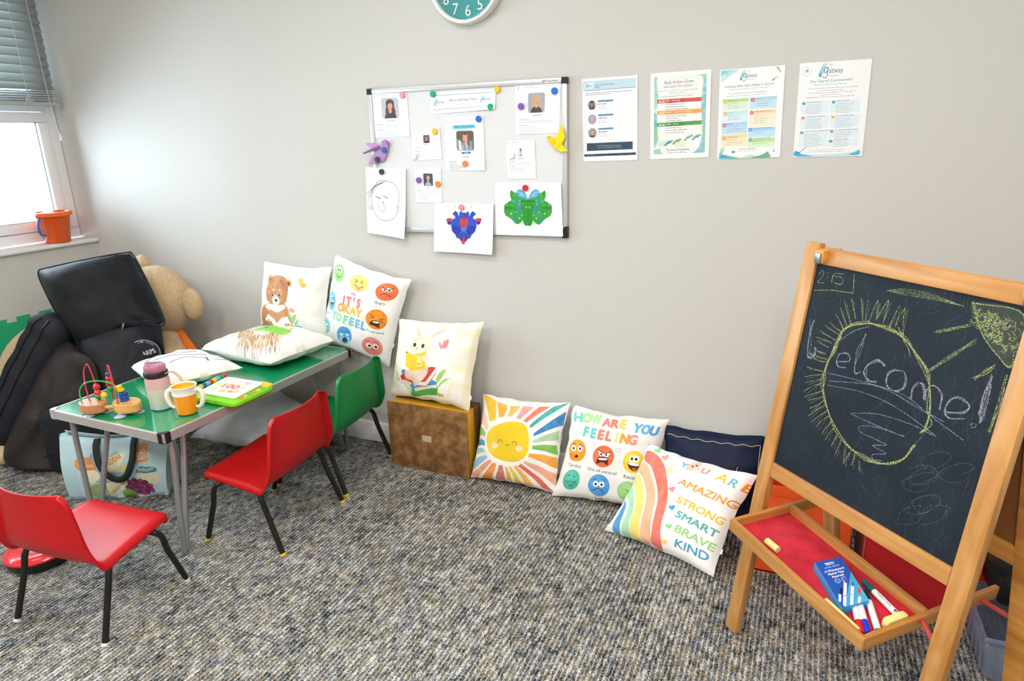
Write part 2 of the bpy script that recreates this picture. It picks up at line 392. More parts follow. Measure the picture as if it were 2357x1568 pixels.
# ================================================================== ROOM
WALL = mat('wall_paint', 'cfcdc9', 0.6, bump=0.06, bscale=220, spec=0.3)
WHITEP = mat('white_paint', 'f0efee', 0.35, spec=0.4)
UPVC = mat('white_upvc', 'f2f2f4', 0.25)
XL, XR, YB, YF, ZC = -1.95, 3.4, 0.0, -4.4, 2.6
WY0, WY1, WZ0, WZ1 = -2.26, 0.0, 0.945, 2.36          # window opening in the left wall
m = M(); m.box((-2.5, YF - .1, -0.1), (XR + .1, 0.1, 0.0)); o = obj('floor', m, carpet_mat(), smooth=0); setp(o, kind='structure')
m = M(); m.box((-2.2, YF - .1, ZC), (XR + .1, 0.1, ZC + 0.1)); o = obj('ceiling', m, mat('ceiling_paint', 'efede8', 0.8), smooth=0); setp(o, kind='structure')
m = M(); m.box((-2.12, 0.0, 0), (XR + .1, 0.1, ZC)); o = obj('wall_back', m, WALL, smooth=0); setp(o, kind='structure')
m = M(); m.box((XR, YF, 0), (XR + .1, 0.0, ZC)); o = obj('wall_right', m, WALL, smooth=0); setp(o, kind='structure')
m = M(); m.box((-2.12, YF - .1, 0), (XR + .1, YF, ZC)); o = obj('wall_front', m, WALL, smooth=0); setp(o, kind='structure')
m = M()
m.box((-2.12, YF, 0), (XL, 0, WZ0)); m.box((-2.12, YF, WZ1), (XL, 0, ZC)); m.box((-2.12, YF, WZ0), (XL, WY0, WZ1))
o = obj('wall_left', m, WALL, smooth=0); setp(o, kind='structure')
def skirting(name, x0, x1):
    m = M(); pr = [(0, 0, 0), (0, -0.016, 0), (0, -0.016, 0.072), (0, -0.012, 0.082), (0, -0.011, 0.094), (0, -0.005, 0.101), (0, 0, 0.101)]
    m.prism([(x0, y, z) for _, y, z in pr], (x1 - x0, 0, 0)); o = obj(name, m, WHITEP); setp(o, kind='structure'); return o
skirting('baseboard_back', XL, -0.148); skirting('baseboard_back', -0.146, XR)
m = M(); m.prism([(XL, YF, 0), (XL + .016, YF, 0), (XL + .016, YF, .072), (XL + .011, YF, .094), (XL + .005, YF, .101), (XL, YF, .101)], (0, -YF, 0))
o = obj('baseboard_left', m, WHITEP); setp(o, kind='structure')
m = M(); m.box((-2.07, WY0, 0.945), (-1.925, -0.0005, 0.967), 0.008); o = obj('trim_1', m, WHITEP); setp(o, kind='structure', label='white painted window sill')

# window: outer frame, opening sashes, panes, handle
win = thing('window_1', None, None, (-2.09, -1.1, 0.967)); win['kind'] = 'structure'
def bars(m, x0, x1, y0, y1, z0, z1, t, tb=None, bev=0.006):
    tb = tb or t
    m.box((x0, y0, z0), (x1, y1, z0 + tb), bev); m.box((x0, y0, z1 - t), (x1, y1, z1), bev)
    m.box((x0, y0, z0 + tb), (x1, y0 + t, z1 - t), bev); m.box((x0, y1 - t, z0 + tb), (x1, y1, z1 - t), bev)
m = M(); bars(m, -2.12, -2.07, WY0, -0.002, 0.967, WZ1, 0.058)
m.box((-2.12, WY0 + .05, 1.65), (-2.07, -0.05, 1.70), 0.006); m.box((-2.12, -1.17, 1.02), (-2.07, -1.11, 1.66), 0.006)
obj('window_frame', m, UPVC, win)
GLASS = bpy.data.materials.new('window_glass'); GLASS.use_nodes = True; _t = GLASS.node_tree; _t.nodes.clear()
_o = _t.nodes.new('ShaderNodeOutputMaterial'); _m = _t.nodes.new('ShaderNodeMixShader'); _a = _t.nodes.new('ShaderNodeBsdfTransparent'); _g = _t.nodes.new('ShaderNodeBsdfGlossy'); _f = _t.nodes.new('ShaderNodeFresnel')
_a.inputs[0].default_value = (.96, .98, .97, 1); _g.inputs['Roughness'].default_value = 0.0; _f.inputs[0].default_value = 1.45
_t.links.new(_f.outputs[0], _m.inputs[0]); _t.links.new(_a.outputs[0], _m.inputs[1]); _t.links.new(_g.outputs[0], _m.inputs[2]); _t.links.new(_m.outputs[0], _o.inputs[0])
for y0, y1, z0, z1 in ((-1.11, -0.06, 1.028, 1.648), (WY0 + .058, -1.17, 1.028, 1.648), (WY0 + .058, -0.06, 1.70, WZ1 - .058)):
    m = M(); bars(m, -2.108, -2.062, y0, y1, z0, z1, 0.052); s = obj('sash', m, UPVC, win)
    m = M(); bars(m, -2.10, -2.085, y0 + .050, y1 - .050, z0 + .050, z1 - .050, 0.004, bev=0); obj('gasket', m, mat('grey_gasket', '7d8a93', 0.6), s)
    m = M(); m.box((-2.094, y0 + .05, z0 + .05), (-2.090, y1 - .05, z1 - .05)); obj('pane', m, GLASS, s)
# venetian blind
SL = mat('blind_slat', 'c3c8c6', 0.4, spec=0.4)
_t = SL.node_tree; _mx = _t.nodes.new('ShaderNodeMixShader'); _mx.inputs[0].default_value = .22; _tl = _t.nodes.new('ShaderNodeBsdfTranslucent'); _tl.inputs[0].default_value = (*lin('c9d2d2'), 1)
_t.links.new(_t.nodes['Principled BSDF'].outputs[0], _mx.inputs[1]); _t.links.new(_tl.outputs[0], _mx.inputs[2]); _t.links.new(_mx.outputs[0], _t.nodes['Material Output'].inputs[0])
bl = thing('venetian_blind', 'half lowered grey venetian blind with wide slats over the window', 'blind', (-1.985, -1.1, 1.68))
ys0, ys1 = -2.18, -0.045; tl = math.radians(71)
def slat(z, tilt):
    m = M(); c, s_ = math.cos(tilt), math.sin(tilt)
    def f(a, b):
        q = (a - .5) * 0.05; arch = 0.003 * (1 - (2 * a - 1) ** 2)
        return Vector((-1.985 - q * c + arch * s_, ys0 + (ys1 - ys0) * b, z + q * s_ + arch * c))
    V, fs = m.grid(f, 4, 1); return obj('slat', m, SL, bl, solid=0.002)
slat(1.778, math.radians(52))
z = 1.812
while z < 2.40:
    slat(z, tl); z += 0.0412
for k in range(6): slat(1.700 + k * .0115, 0.0)
m = M(); m.box((-2.011, ys0, 1.676), (-1.959, ys1 + .002, 1.694), 0.004); obj('bottom_rail', m, SL, bl)
CORD = mat('blind_cord', 'cfd6d4', 0.7)
for y in (-0.2, -1.1, -2.0):
    m = M(); m.tube([(-1.957, y, 1.69), (-1.957, y, 2.36)], 0.0014, 6); obj('ladder_cord', m, CORD, bl)
    m = M(); m.tube([(-1.955 + .004 * math.sin(i * 2.1), y + .018 * math.sin(i * 1.7), 1.69 + .006 * (i % 7)) for i in range(22)], 0.0012, 5, 2); obj('slack_cord', m, CORD, bl)
m = M(); m.tube([(-1.948, -.115, 2.36), (-1.944, -.105, 1.8), (-1.944, -.1, 1.62), (-1.944, -.085, 1.53)], 0.0016, 6, 3); pc = obj('pull_cord', m, CORD, bl)
m = M(); m.lathe([(0, .036), (.003, .034), (.005, .016), (.006, .004), (.004, 0), (0, 0)], 12, Matrix.Translation((-1.944, -.083, 1.497))); obj('cord_tassel', m, mat('clear_plastic_bit', 'dfe8e6', .2), pc)

# bucket on the sill
bk = thing('toy_bucket', 'orange plastic toy bucket with a blue handle on the window sill', 'bucket', (-1.978, -0.198, 0.967))
OR_T = mat('orange_plastic', 'ff6a24', 0.3, trans=0.35, coat=0.2)
T = Matrix.Translation((-1.978, -0.198, 0.9675))
m = M(); m.lathe([(0, 0), (.058, 0), (.062, .004), (.067, .06), (.081, .150), (.083, .153), (.0835, .163), (.0795, .165), (.076, .157), (.065, .062), (.058, .006), (0, .006)], 36, T); obj('pail', m, OR_T, bk)
m = M(); m.lathe([(.0785, .146), (.0925, .144), (.095, .160), (.0925, .165), (.0785, .166)], 36, T); obj('rim', m, mat('orange_rim', 'ff7030', 0.35), bk)
m = M(); m.tube([(-1.955, -.282, 1.112), (-1.945, -.302, 1.085), (-1.942, -.308, 1.055), (-1.946, -.302, 1.03), (-1.952, -.288, 1.017), (-1.957, -.27, 1.014)], 0.0065, 8, 4); obj('handle', m, mat('blue_plastic', '3f6fc8', .35), bk)
for sy in (-1, 1): m = M(); m.ball((-1.965, -.198 + sy * .09, 1.118), (.012, .010, .010)); obj('handle_lug', m, mat('orange_rim', 'ff7030', .35), bk)
m = M(); m.box((-2.015, -0.235, 1.03), (-1.96, -0.185, 1.137), 0.002, Matrix.Translation((-1.978, -.198, 1.08)) @ Matrix.Rotation(.2, 4, 'X') @ Matrix.Translation((1.978, .198, -1.08)))
o = obj('paper_wad', m, mat('white_paper', 'f4f4f4', .7)); setp(o, 'folded white paper tucked inside the orange bucket', 'paper')

# ================================================================== WALL CLOCK
ck = thing('wall_clock', 'round teal wall clock with a white rim above the whiteboard', 'clock', (0.494, -0.001, 2.036))
CW = mat('clock_white', 'ecebea', .35); CT = mat('clock_teal', '3f9a9b', .45)
KX = Matrix.Translation((0.494, 0, 2.036)) @ Matrix.Rotation(PI / 2, 4, 'X')
m = M(); m.lathe([(.150, .001), (.154, .004), (.154, .036), (.151, .041), (.143, .042), (.139, .038), (.138, .022)], 64, KX); obj('rim', m, CW, ck)
m = M(); m.lathe([(0, .002), (.149, .002), (.149, .02), (.1385, .022), (0, .022)], 64, KX); obj('dial', m, CT, ck)
for h in range(1, 13):
    a = math.radians(h * 30 - 3.5); s = 0.040 / .72; ds = str(h)
    for n_, ch in enumerate(ds):
        V, Tn = glyphs(ch, 0.0, 4); cx = (V[:, 0].max() + V[:, 0].min()) / 2; ox = (n_ - (len(ds) - 1) / 2) * (.022 if ds != '11' else .014); m = M()
        vs = [m.bm.verts.new((0.494 + .105 * math.sin(a) + ox + (x - cx) * s, -0.0235, 2.036 + .105 * math.cos(a) + (y - .36) * s)) for x, y in V]
        for t in Tn:
            try: m.bm.faces.new([vs[i] for i in t])
            except ValueError: pass
        obj('numeral', m, CW, ck, smooth=0, solid=0.0014, offset=0)
m = M()
for k in range(60):
    a = math.radians(k * 6 - 3.5); m.ball((0.494 + .1285 * math.sin(a), -.0222, 2.036 + .1285 * math.cos(a)), (.0017 if k % 5 else .0026,) * 3, u=6, v=4)
o = obj('minute_dots', m, CW, ck); o['kind'] = 'stuff'
for L, ww, an in ((.062, .006, 65), (.092, .0045, 90)):
    m = M(); m.box((-.012, -.0265, -ww / 2), (L, -.0250, ww / 2), .0005, Matrix.Translation((0.494, 0, 2.036)) @ Matrix.Rotation(math.radians(an - 90), 4, 'Y')); obj('hand', m, CW, ck)

# ================================================================== WHITEBOARD
ZT = 1.668
wb = thing('whiteboard', 'magnetic whiteboard with aluminium frame covered in staff sheets and drawings', 'whiteboard', (0.45, -0.002, ZT - .6))
ALU = mat('aluminium', 'd3d6d9', .32, .55); BLK = mat('black_plastic', '17191b', .4)
m = M(); m.box((0.006, -0.013, ZT - .595), (0.894, -0.003, ZT - .005)); obj('board_surface', m, mat('enamel_white', 'e2e4e6', .18, coat=.4), wb, smooth=0)
for lo, hi in (((0, -.019, ZT - .019), (.9, -.001, ZT)), ((0, -.019, ZT - .602), (.9, -.001, ZT - .58)), ((0, -.019, ZT - .58), (.02, -.001, ZT - .022)), ((.88, -.019, ZT - .58), (.9, -.001, ZT - .022))):
    m = M(); m.box(lo, hi, .003); obj('frame_rail', m, ALU, wb)
for cx, cz in ((0, ZT), (.9, ZT), (0, ZT - .602), (.9, ZT - .602)):
    m = M(); sx = 1 if cx == 0 else -1; sz = -1 if cz == ZT else 1; hh = .022 if cz == ZT else .045
    P = [(cx - .0015 * sx, -.001, cz - .0015 * sz), (cx + .0215 * sx, -.001, cz - .0015 * sz), (cx + .0215 * sx, -.001, cz + .02 * sz), (cx + .012 * sx, -.001, cz + hh * .95 * sz), (cx - .0015 * sx, -.001, cz + hh * sz)]
    m.prism(P, (0, -.0195, 0)); obj('corner_cap', m, BLK, wb, smooth=0)
A = Art(360, 70, 'd9dcde'); A.line([(8, 12), (30, 58), (46, 14)], 9, '2a2a2c', smooth=False); A.line([(40, 40), (50, 14), (78, 14), (84, 30), (66, 42), (50, 40)], 8, '8a2f36'); A.text('VIZ-PRO', (110, 52), (330, 52), 34, '3a3c40', px=True)
m = M(); V, fs = m.grid(lambda a, b: Vector((.800 + .072 * a, -.0193, ZT - .0165 + .0125 * b)), 1, 1, uv=lambda a, b: (a, b)); obj('maker_mark', m, image_mat('maker_mark', A.a, .35), wb)

def sheet(name, tl, tr, br, bl, art, label, y=-.0145, group=None, curl=0.0, rough=.45, coat=.35, cat='sheet', curlside=1, back=None):
    """a thin printed sheet on the board or wall; corners are (x, z)"""
    m = M(); C4 = [Vector((c[0], 0, c[1])) for c in (tl, tr, br, bl)]
    def f(a, b, dy=0.0):
        p = C4[3] * (1 - a) * (1 - b) + C4[2] * a * (1 - b) + C4[0] * (1 - a) * b + C4[1] * a * b
        k = curl * (max(0, (a if curlside > 0 else 1 - a)) ** 2) * (1 - b) ** 2
        return Vector((p.x, y - dy - k - .0012 * math.sin(5 * a + 4 * b) ** 2, p.z))
    V, fs = m.grid(lambda a, b: f(a, b), 10, 10, uv=lambda a, b: (a, b))
    o = obj(name, m, [image_mat(name + '_print', art.a, rough, coat), mat('sheet_back', 'f4f4f4', .6)], smooth=0, recalc=False, solid=0.0006, offset=-1)
    o.modifiers['thickness'].material_offset = 0
    setp(o, label, cat, group); return o
TEAL = '2b9fb0'; GREY = '6b6e76'
def logo(A, *a, **k):
    H_, A.H = A.H, None; _logo(A, *a, **k); A.H = H_
def portrait(A, *a, **k):
    H_, A.H = A.H, None; _portrait(A, *a, **k); A.H = H_
def _logo(A, x, y, s, px=True, word=True, faint=1.0):
    """ladder-footprint emblem with the looping wordmark"""
    for k in range(6):
        c = ['27a5bf', '2fa9c0', '4cb7c7', '6cc4cf', '93d4da', 'b8e3e6'][k]; yy = y - s * (.18 + .15 * k); xx = x + s * (.05 + .055 * k)
        A.line([(xx - s * .12, yy + s * .05), (xx + s * .02, yy - s * .06), (xx + s * .16, yy)], s * .075, c, faint)
    A.ell(x + s * .03, y - s * .04, s * .12, s * .1, '1a9cc0', faint, rot=-30)
    if word:
        A.line([(x + .52 * s, y - .55 * s), (x + .36 * s, y - .62 * s), (x + .28 * s, y - .38 * s), (x + .38 * s, y - .22 * s), (x + .5 * s, y - .34 * s), (x + .55 * s, y - .6 * s), (x + .5 * s, y), (x + .36 * s, y + .16 * s), (x + .2 * s, y + .06 * s)], s * .05, '4d5c8a', faint)
        A.text('aitway', (x + .62 * s, y - .18 * s), (x + 1.62 * s, y - .18 * s), s * .42, '4d5c8a', al=faint, px=True)
        A.text('the', (x + .62 * s, y - .72 * s), (x + .86 * s, y - .72 * s), s * .2, '9aa3bd', al=faint, px=True)
        A.text('Organisation', (x + .62 * s, y + .06 * s), (x + 1.4 * s, y + .06 * s), s * .13, '8b96b5', al=faint, px=True)
def _portrait(A, x0, y0, x1, y1, bg, hair, skin, top, long=True, oval=False):
    w, h = x1 - x0, y1 - y0; r = w * .12
    if oval: A.ell((x0 + x1) / 2, (y0 + y1) / 2, w / 2, h / 2, bg)
    else:
        P = []
        for cx, cy, a in ((x1 - r, y0 + r, -90), (x1 - r, y1 - r, 0), (x0 + r, y1 - r, 90), (x0 + r, y0 + r, 180)): P += [(cx + r * math.cos(math.radians(a + t)), cy + r * math.sin(math.radians(a + t))) for t in (0, 30, 60, 90)]
        A.poly(P, bg)
    u = lambda a, b: (x0 + w * a, y0 + h * b)
    if long: A.blob([u(.5, .06), u(.72, .16), u(.74, .45), u(.8, .75), u(.5, .78), u(.22, .74), u(.27, .42), u(.29, .16)], hair)
    else: A.blob([u(.5, .16), u(.67, .22), u(.68, .42), u(.33, .42), u(.34, .22)], hair)
    A.blob([u(.44, .55), u(.56, .55), u(.58, .75), u(.42, .75)], skin)
    A.poly([u(.14, .99) if not oval else u(.24, .9), u(.2, .8), u(.4, .68), u(.5, .78), u(.6, .68), u(.8, .8), u(.86, .99) if not oval else u(.76, .9)], top)
    A.ell(*u(.5, .41), w * .14, h * .185, skin)
    A.blob([u(.36, .34), u(.42, .2), u(.55, .18), u(.64, .3), u(.56, .25), u(.45, .28)], hair)
    for a in (.445, .555): A.ell(*u(a, .39), w * .018, h * .014, '33261f')
    A.line([u(.44, .49), u(.5, .525), u(.56, .49)], max(1.5, w * .022), 'b5524f')
    A.line([u(.5, .41), u(.49, .455), u(.51, .46)], max(1, w * .012), 'b98468')
def rows(A, x0, y, x1, n, dy, hgt=5, col=GREY, al=.55, short=.2):
    for k in range(n): A.greek(x0, y + k * dy, x0 + (x1 - x0) * (1 - short * A.rng.random()), y + k * dy, col, hgt, al, px=True)
def staff(w, h, ph, bg, hair, skin, top, long=True, foot=True, txt_x=.08):
    A = Art(w, h, 'eceef4'); A.rng = np.random.default_rng(w + int(ph[0] * 100))
    logo(A, w * .06, h * .085, w * .07, word=False); A.text('Meet the Team', (w * .2, h * .05), (w * .42, h * .05), h * .014, '4a4c55', px=True); A.greek(w * .2, h * .072, w * .5, h * .072, '9aa4b8', h * .008, .6, px=True)
    portrait(A, w * ph[0], h * ph[1], w * ph[2], h * ph[3], bg, hair, skin, top, long)
    yb = h * ph[3]; A.greek(w * .4, yb + h * .05, w * .6, yb + h * .05, '3d3f47', h * .014, .9, px=True); A.greek(w * .4, yb + h * .075, w * .6, yb + h * .075, '8d93a3', h * .009, .7, px=True)
    A.greek(w * txt_x, yb + h * .13, w * (txt_x + .2), yb + h * .13, '3d3f47', h * .012, .8, px=True)
    rows(A, w * txt_x, yb + h * .165, w * .92, 2, h * .03, h * .010)
    A.greek(w * txt_x, yb + h * .25, w * (txt_x + .22), yb + h * .25, '3d3f47', h * .012, .8, px=True)
    rows(A, w * (txt_x + .02), yb + h * .29, w * .7, 4, h * .036, h * .010, short=.5)
    for z in range(3): A.line([(w * .05, yb + h * (.1 + .14 * z)), (w * .95, yb + h * (.1 + .14 * z) - 3)], 1, 'd5d8e0')
    return A
S1 = staff(420, 440, (.25, .11, .74, .57), 'bfc0cc', '5a4036', 'd9a58a', '3b343b')
sheet('staff_sheet', (.021, 1.650), (.196, 1.647), (.196, 1.472), (.020, 1.468), S1, 'laminated staff sheet with portrait of dark haired woman, top left of whiteboard')
S2 = staff(420, 430, (.29, .17, .66, .57), 'a5a7b4', 'c9a878', 'd8a88e', '453f3d')
sheet('staff_sheet', (.688, 1.650), (.876, 1.649), (.868, 1.469), (.684, 1.467), S2, 'laminated staff sheet with portrait of fair haired woman, top right of whiteboard')
A = Art(700, 210, 'f5f6fa')
for yy in (30, 168): A.line([(30, yy), (670, yy)], 4, '3f93a8')
logo(A, 45, 120, 66); logo(A, 545, 120, 66)
A.text("Who's Working Today", (205, 98), (505, 98), 26, '2b2c33', .008, px=True); A.text('The Gaitway Organisation', (275, 138), (435, 138), 13, '7f9aa8', px=True)
sheet('header_sheet', (.309, 1.640), (.604, 1.640), (.600, 1.566), (.304, 1.556), A, "laminated header strip reading Who's Working Today at the top of the whiteboard", curl=.008)
S = staff(360, 330, (.4, .19, .62, .45), '6d5a58', '5c4a40', 'd8998a', '2f2b33', False)
sheet('staff_sheet', (.207, 1.499), (.342, 1.498), (.346, 1.376), (.205, 1.371), S, 'small laminated staff sheet held by the yellow magnet, left half of whiteboard')
S = staff(360, 380, (.33, .16, .68, .52), '3e4a4d', 'b98d80', 'e2a59b', '9fb0bf', False)
sheet('staff_sheet', (.207, 1.343), (.337, 1.339), (.335, 1.197), (.207, 1.195), S, 'small staff sheet between a purple and an orange magnet on whiteboard')
S = staff(360, 420, (.42, .17, .58, .42), 'dfe3ec', '4a4040', 'c89a8e', '9fc3cf', False)
sheet('staff_sheet', (.641, 1.446), (.766, 1.444), (.769, 1.297), (.645, 1.295), S, 'small laminated staff sheet with tiny portrait on right half of whiteboard')
A = Art(440, 520, 'f1f2f8'); logo(A, 22, 50, 26, word=False); A.greek(95, 32, 180, 32, '9aa0b0', 6, .7, px=True); A.greek(110, 48, 180, 48, '9aa0b0', 5, .6, px=True)
A.line([(110, 100), (330, 94)], 36, '5cc9e2', smooth=False); A.text('MEET OUR TEAM', (116, 108), (322, 103), 19, '1d6a8f', .01, px=True)
portrait(A, 130, 135, 325, 325, '64593c', '6b4a3a', 'd9a08a', '8a9bb5', False)
for k in range(14): A.line([(140 + k * 13, 215 + (k * 37) % 30), (146 + k * 13, 318)], 5, ['dfe6f2', '7d90b0', '55648a', 'c3cfe2'][k % 4])
A.ell(230, 185, 26, 34, 'd9a08a'); A.ell(230, 160, 28, 16, '6b4a3a'); A.line([(165, 235), (168, 310)], 24, 'e4e6ea', smooth=False)
A.line([(190, 348), (278, 345)], 20, '2d7fae', smooth=False); A.greek(214, 349, 256, 347, 'ffffff', 10, .9, px=True)
A.greek(200, 385, 262, 385, '3d3f47', 9, .9, px=True); A.greek(200, 400, 262, 400, '8d93a3', 6, .7, px=True)
for k in range(6): A.greek(40, 430 + k * 15, 40 + [80, 90, 90, 170, 170, 120][k], 430 + k * 15, '4f525c', 7, .8, px=True)
sheet('staff_sheet', (.366, 1.544), (.545, 1.541), (.546, 1.329), (.364, 1.329), A, 'laminated sheet with a Meet Our Team banner in the middle of the whiteboard', curl=.004)
# child's pen drawing of a face
Q = [(90, 115), (832, 150), (828, 1410), (125, 1305)]
A = Art(640, 920, 'f4f3f3', Q)
A.line([(455, 370), (380, 362), (300, 400), (235, 490), (205, 620), (200, 740), (230, 900), (300, 1020), (390, 1080), (490, 1088), (590, 1060), (650, 1000), (675, 900), (690, 800), (698, 700), (690, 580), (650, 480), (570, 400), (455, 370)], 5, '3a3436')
A.ell(182, 855, 34, 40, '5a5558'); A.ell(182, 855, 28, 34, 'f4f3f3'); A.line([(660, 820), (655, 870), (680, 920), (700, 935), (722, 900), (715, 855), (690, 850)], 4, '4a4548')
for a, b in (((450, 375), (105, 590)), ((430, 385), (150, 600)), ((380, 410), (120, 610)), ((400, 380), (200, 560)), ((330, 420), (240, 500)), ((440, 390), (260, 540)), ((300, 440), (215, 600)), ((215, 560), (130, 800)), ((250, 470), (180, 650)), ((180, 560), (165, 690))):
    A.line([a, ((a[0] + b[0]) / 2 - 20, (a[1] + b[1]) / 2 - 18), b], 3.5, random.choice(['4a2c2c', '6b3a3a', '3a2a2c']))
for k in range(7): A.line([(262 + k * 3, 640 + k * 3), (365 - k * 3, 690 + (k % 3) * 5)], 3, '6b4a3c', smooth=False); A.line([(392 + k * 3, 630 + k * 2), (495 - k * 4, 684)], 3, '4a2d30', smooth=False)
A.line([(407, 755), (412, 800), (428, 850), (425, 890), (400, 930)], 5, '55525a'); A.ell(407, 760, 9, 11, '333038'); A.line([(310, 795), (345, 870), (370, 910), (400, 938)], 5, 'c4413a')
for k, c in enumerate(['MAYS', '26 11']): A.text(c, (100, 162 + k * 46), (195 + k * 25, 160 + k * 46), 18, 'e79ad0', al=.8)
sheet('face_drawing', (-.040, 1.346), (.168, 1.338), (.148, 1.037), (-.060, 1.055), A, "child's pen drawing of a face on white paper at lower left of whiteboard", y=-.0205, rough=.75, coat=0, curl=.022, cat='drawing')
# folded-paper paint prints
Q = [(35, 125), (1055, 140), (1050, 975), (60, 915)]
A = Art(760, 590, 'f3f3f6', Q)
hf = [(548, 285), (520, 290), (490, 258), (468, 280), (455, 350), (440, 290), (395, 255), (345, 310), (390, 345), (395, 375), (345, 400), (330, 500), (350, 590), (410, 650), (430, 700), (470, 710), (520, 755), (548, 765)]
mir = lambda P, c: P + [(2 * c - x, y + 6) for x, y in P[::-1]]
A.poly(mir(hf, 548), '1c3fc0', wash=.12); 
for sx in (1, -1):
    X = lambda x: 548 + sx * (x - 548)
    A.blob([(X(250), 390), (X(330), 378), (X(348), 420), (X(330), 470), (X(290), 478), (X(262), 440)], 'd23a2e'); A.blob([(X(262), 440), (X(330), 430), (X(325), 485), (X(285), 480)], '2a2fa0')
    A.blob([(X(350), 520), (X(470), 520), (X(490), 640), (X(420), 640), (X(360), 570)], '27299e', .8, .3); A.blob([(X(475), 395), (X(540), 390), (X(540), 510), (X(490), 510)], 'e0402a', .95, .2)
    A.blob([(X(500), 540), (X(545), 530), (X(545), 600), (X(515), 590)], '4a8ae0', .8); A.blob([(X(460), 680), (X(500), 600), (X(535), 650), (X(480), 690)], '3c74d8', .7); A.blob([(X(380), 400), (X(460), 390), (X(470), 470), (X(400), 470)], '1f55d6', .7, .4)
A.blob([(470, 650), (548, 620), (630, 655), (610, 740), (548, 780), (495, 740)], '453a7c', .9, .2); A.blob([(520, 770), (548, 720), (575, 765), (568, 800), (530, 800)], 'dd3440'); A.line([(548, 280), (548, 390)], 9, '8c3050'); A.line([(550, 640), (554, 730)], 4, '9a94c0')
for x, y in ((388, 182), (668, 195), (135, 124)): A.ell(x, y, 7, 7, '444048')
sheet('paint_print', (.302, 1.196), (.581, 1.196), (.572, .985), (.283, .985), A, 'blue and red mirrored paint print hanging below the whiteboard edge', y=-.0225, rough=.7, coat=.05, curl=.012, cat='painting', group=None)
Q = [(-5, 160), (1190, 160), (1230, 1130), (15, 1103)]
A = Art(800, 590, 'f2f2f6', Q); c = 595
hf = [(595, 470), (575, 400), (540, 330), (510, 300), (450, 275), (395, 310), (385, 345), (340, 330), (290, 290), (270, 340), (272, 400), (300, 470), (260, 490), (200, 530), (165, 560), (160, 680), (190, 750), (260, 790), (310, 830), (350, 880), (400, 910), (450, 890), (500, 840), (520, 900), (550, 935), (595, 930)]
A.poly(mir(hf, c), '1f9a24', wash=.15)
for sx in (1, -1):
    X = lambda x: c + sx * (x - c)
    A.blob([(X(395), 310), (X(450), 278), (X(510), 305), (X(560), 380), (X(585), 460), (X(520), 430), (X(440), 420), (X(390), 350)], '5fb2ec', .95, .2); A.blob([(X(420), 320), (X(480), 330), (X(540), 400), (X(470), 400)], 'a5d8f6', .6, .5)
    A.blob([(X(390), 470), (X(440), 450), (X(475), 500), (X(400), 515)], '3a8fe0', .9); A.blob([(X(300), 470), (X(360), 460), (X(360), 520), (X(330), 520)], '45b39a', .8); A.blob([(X(380), 590), (X(440), 560), (X(475), 600), (X(470), 710), (X(420), 700)], '2f86d8', .75, .3)
    A.blob([(X(310), 800), (X(390), 740), (X(400), 800), (X(360), 880), (X(400), 905)], '2f7fd0', .55); A.blob([(X(170), 600), (X(300), 590), (X(340), 620), (X(200), 640)], '0f7a2c', .7); A.blob([(X(480), 560), (X(580), 550), (X(590), 900), (X(530), 900), (X(500), 700)], '188a2c', .7, .3)
    for bx, by, r in ((290, 715, 16), (390, 690, 12), (565, 600, 14), (700 - 160, 480, 10), (490, 745, 12), (440, 800, 16), (360, 380, 9), (215, 560, 10), (430, 545, 12), (450, 480, 10)): A.ell(X(bx), by, r, r * 1.4, 'c8f0b0', .75, .3)
A.line([(598, 430), (600, 920)], 5, '0d6424'); A.line([(480, 490), (720, 490)], 26, '157a28', .8)
sheet('paint_print', (.590, 1.282), (.876, 1.283), (.884, 1.071), (.588, 1.068), A, 'green and blue mirrored paint print at lower right of whiteboard', y=-.0205, rough=.7, coat=.05, cat='painting')

# magnets
def magnet(x, z, col, label, y=-.0165):
    m = M(); m.lathe([(0, 0), (.0112, 0), (.0122, .001), (.0124, .0065), (.0115, .0078), (0, .008)], 24, Matrix.Translation((x, y, z)) @ Matrix.Rotation(PI / 2, 4, 'X'))
    o = obj('magnet', m, mat('magnet_' + col, col, .4)); setp(o, label, 'magnet', 'round magnets on the whiteboard')
for x, z, c, l in ((.176, 1.637, 'f29aa6', 'pink round magnet on the top left staff portrait sheet'), (.322, 1.634, '12a974', 'green round magnet at upper left corner of the header strip'), (.613, 1.638, 'f2c414', 'yellow round magnet at upper right end of the header strip'),
    (.581, 1.575, '12a974', 'green round magnet at lower right corner of the header strip'), (.851, 1.622, '0f6fd6', 'bright blue round magnet near the top right corner of the whiteboard'), (.712, 1.572, '8a52b8', 'purple round magnet beside the fair haired portrait'),
    (.526, 1.531, '0f6fd6', 'bright blue round magnet on the Meet Our Team sheet'), (.321, 1.488, 'f2c414', 'yellow round magnet on the small staff sheet below the header'), (.456, 1.357, 'f08a3c', 'orange round magnet on the lower part of the Meet Our Team sheet'),
    (.228, 1.290, '8050b4', 'purple round magnet left of the small lower staff portrait'), (.321, 1.274, 'f08a3c', 'orange round magnet right of the small lower staff portrait'), (.215, 1.388, 'eeeeec', 'white round magnet at bottom left of the small staff sheet'),
    (.666, 1.387, 'eeeeec', 'white round magnet on the right half small staff sheet')):
    magnet(x, z, c, l)
magnet(.046, 1.326, '2c3a3e', 'charcoal round magnet at the top of the face drawing', -.0225); magnet(.726, 1.261, 'd21f34', 'red round magnet above the green paint print', -.0225); magnet(.433, 1.179, 'f0919e', 'pink round magnet above the blue paint print', -.0245)
magnet(.071, 1.418, '2a5fae', 'blue round magnet on the purple paper bird', -.0275); magnet(.032, 1.378, '31374a', 'dark slate round magnet on the purple paper bird', -.0275)
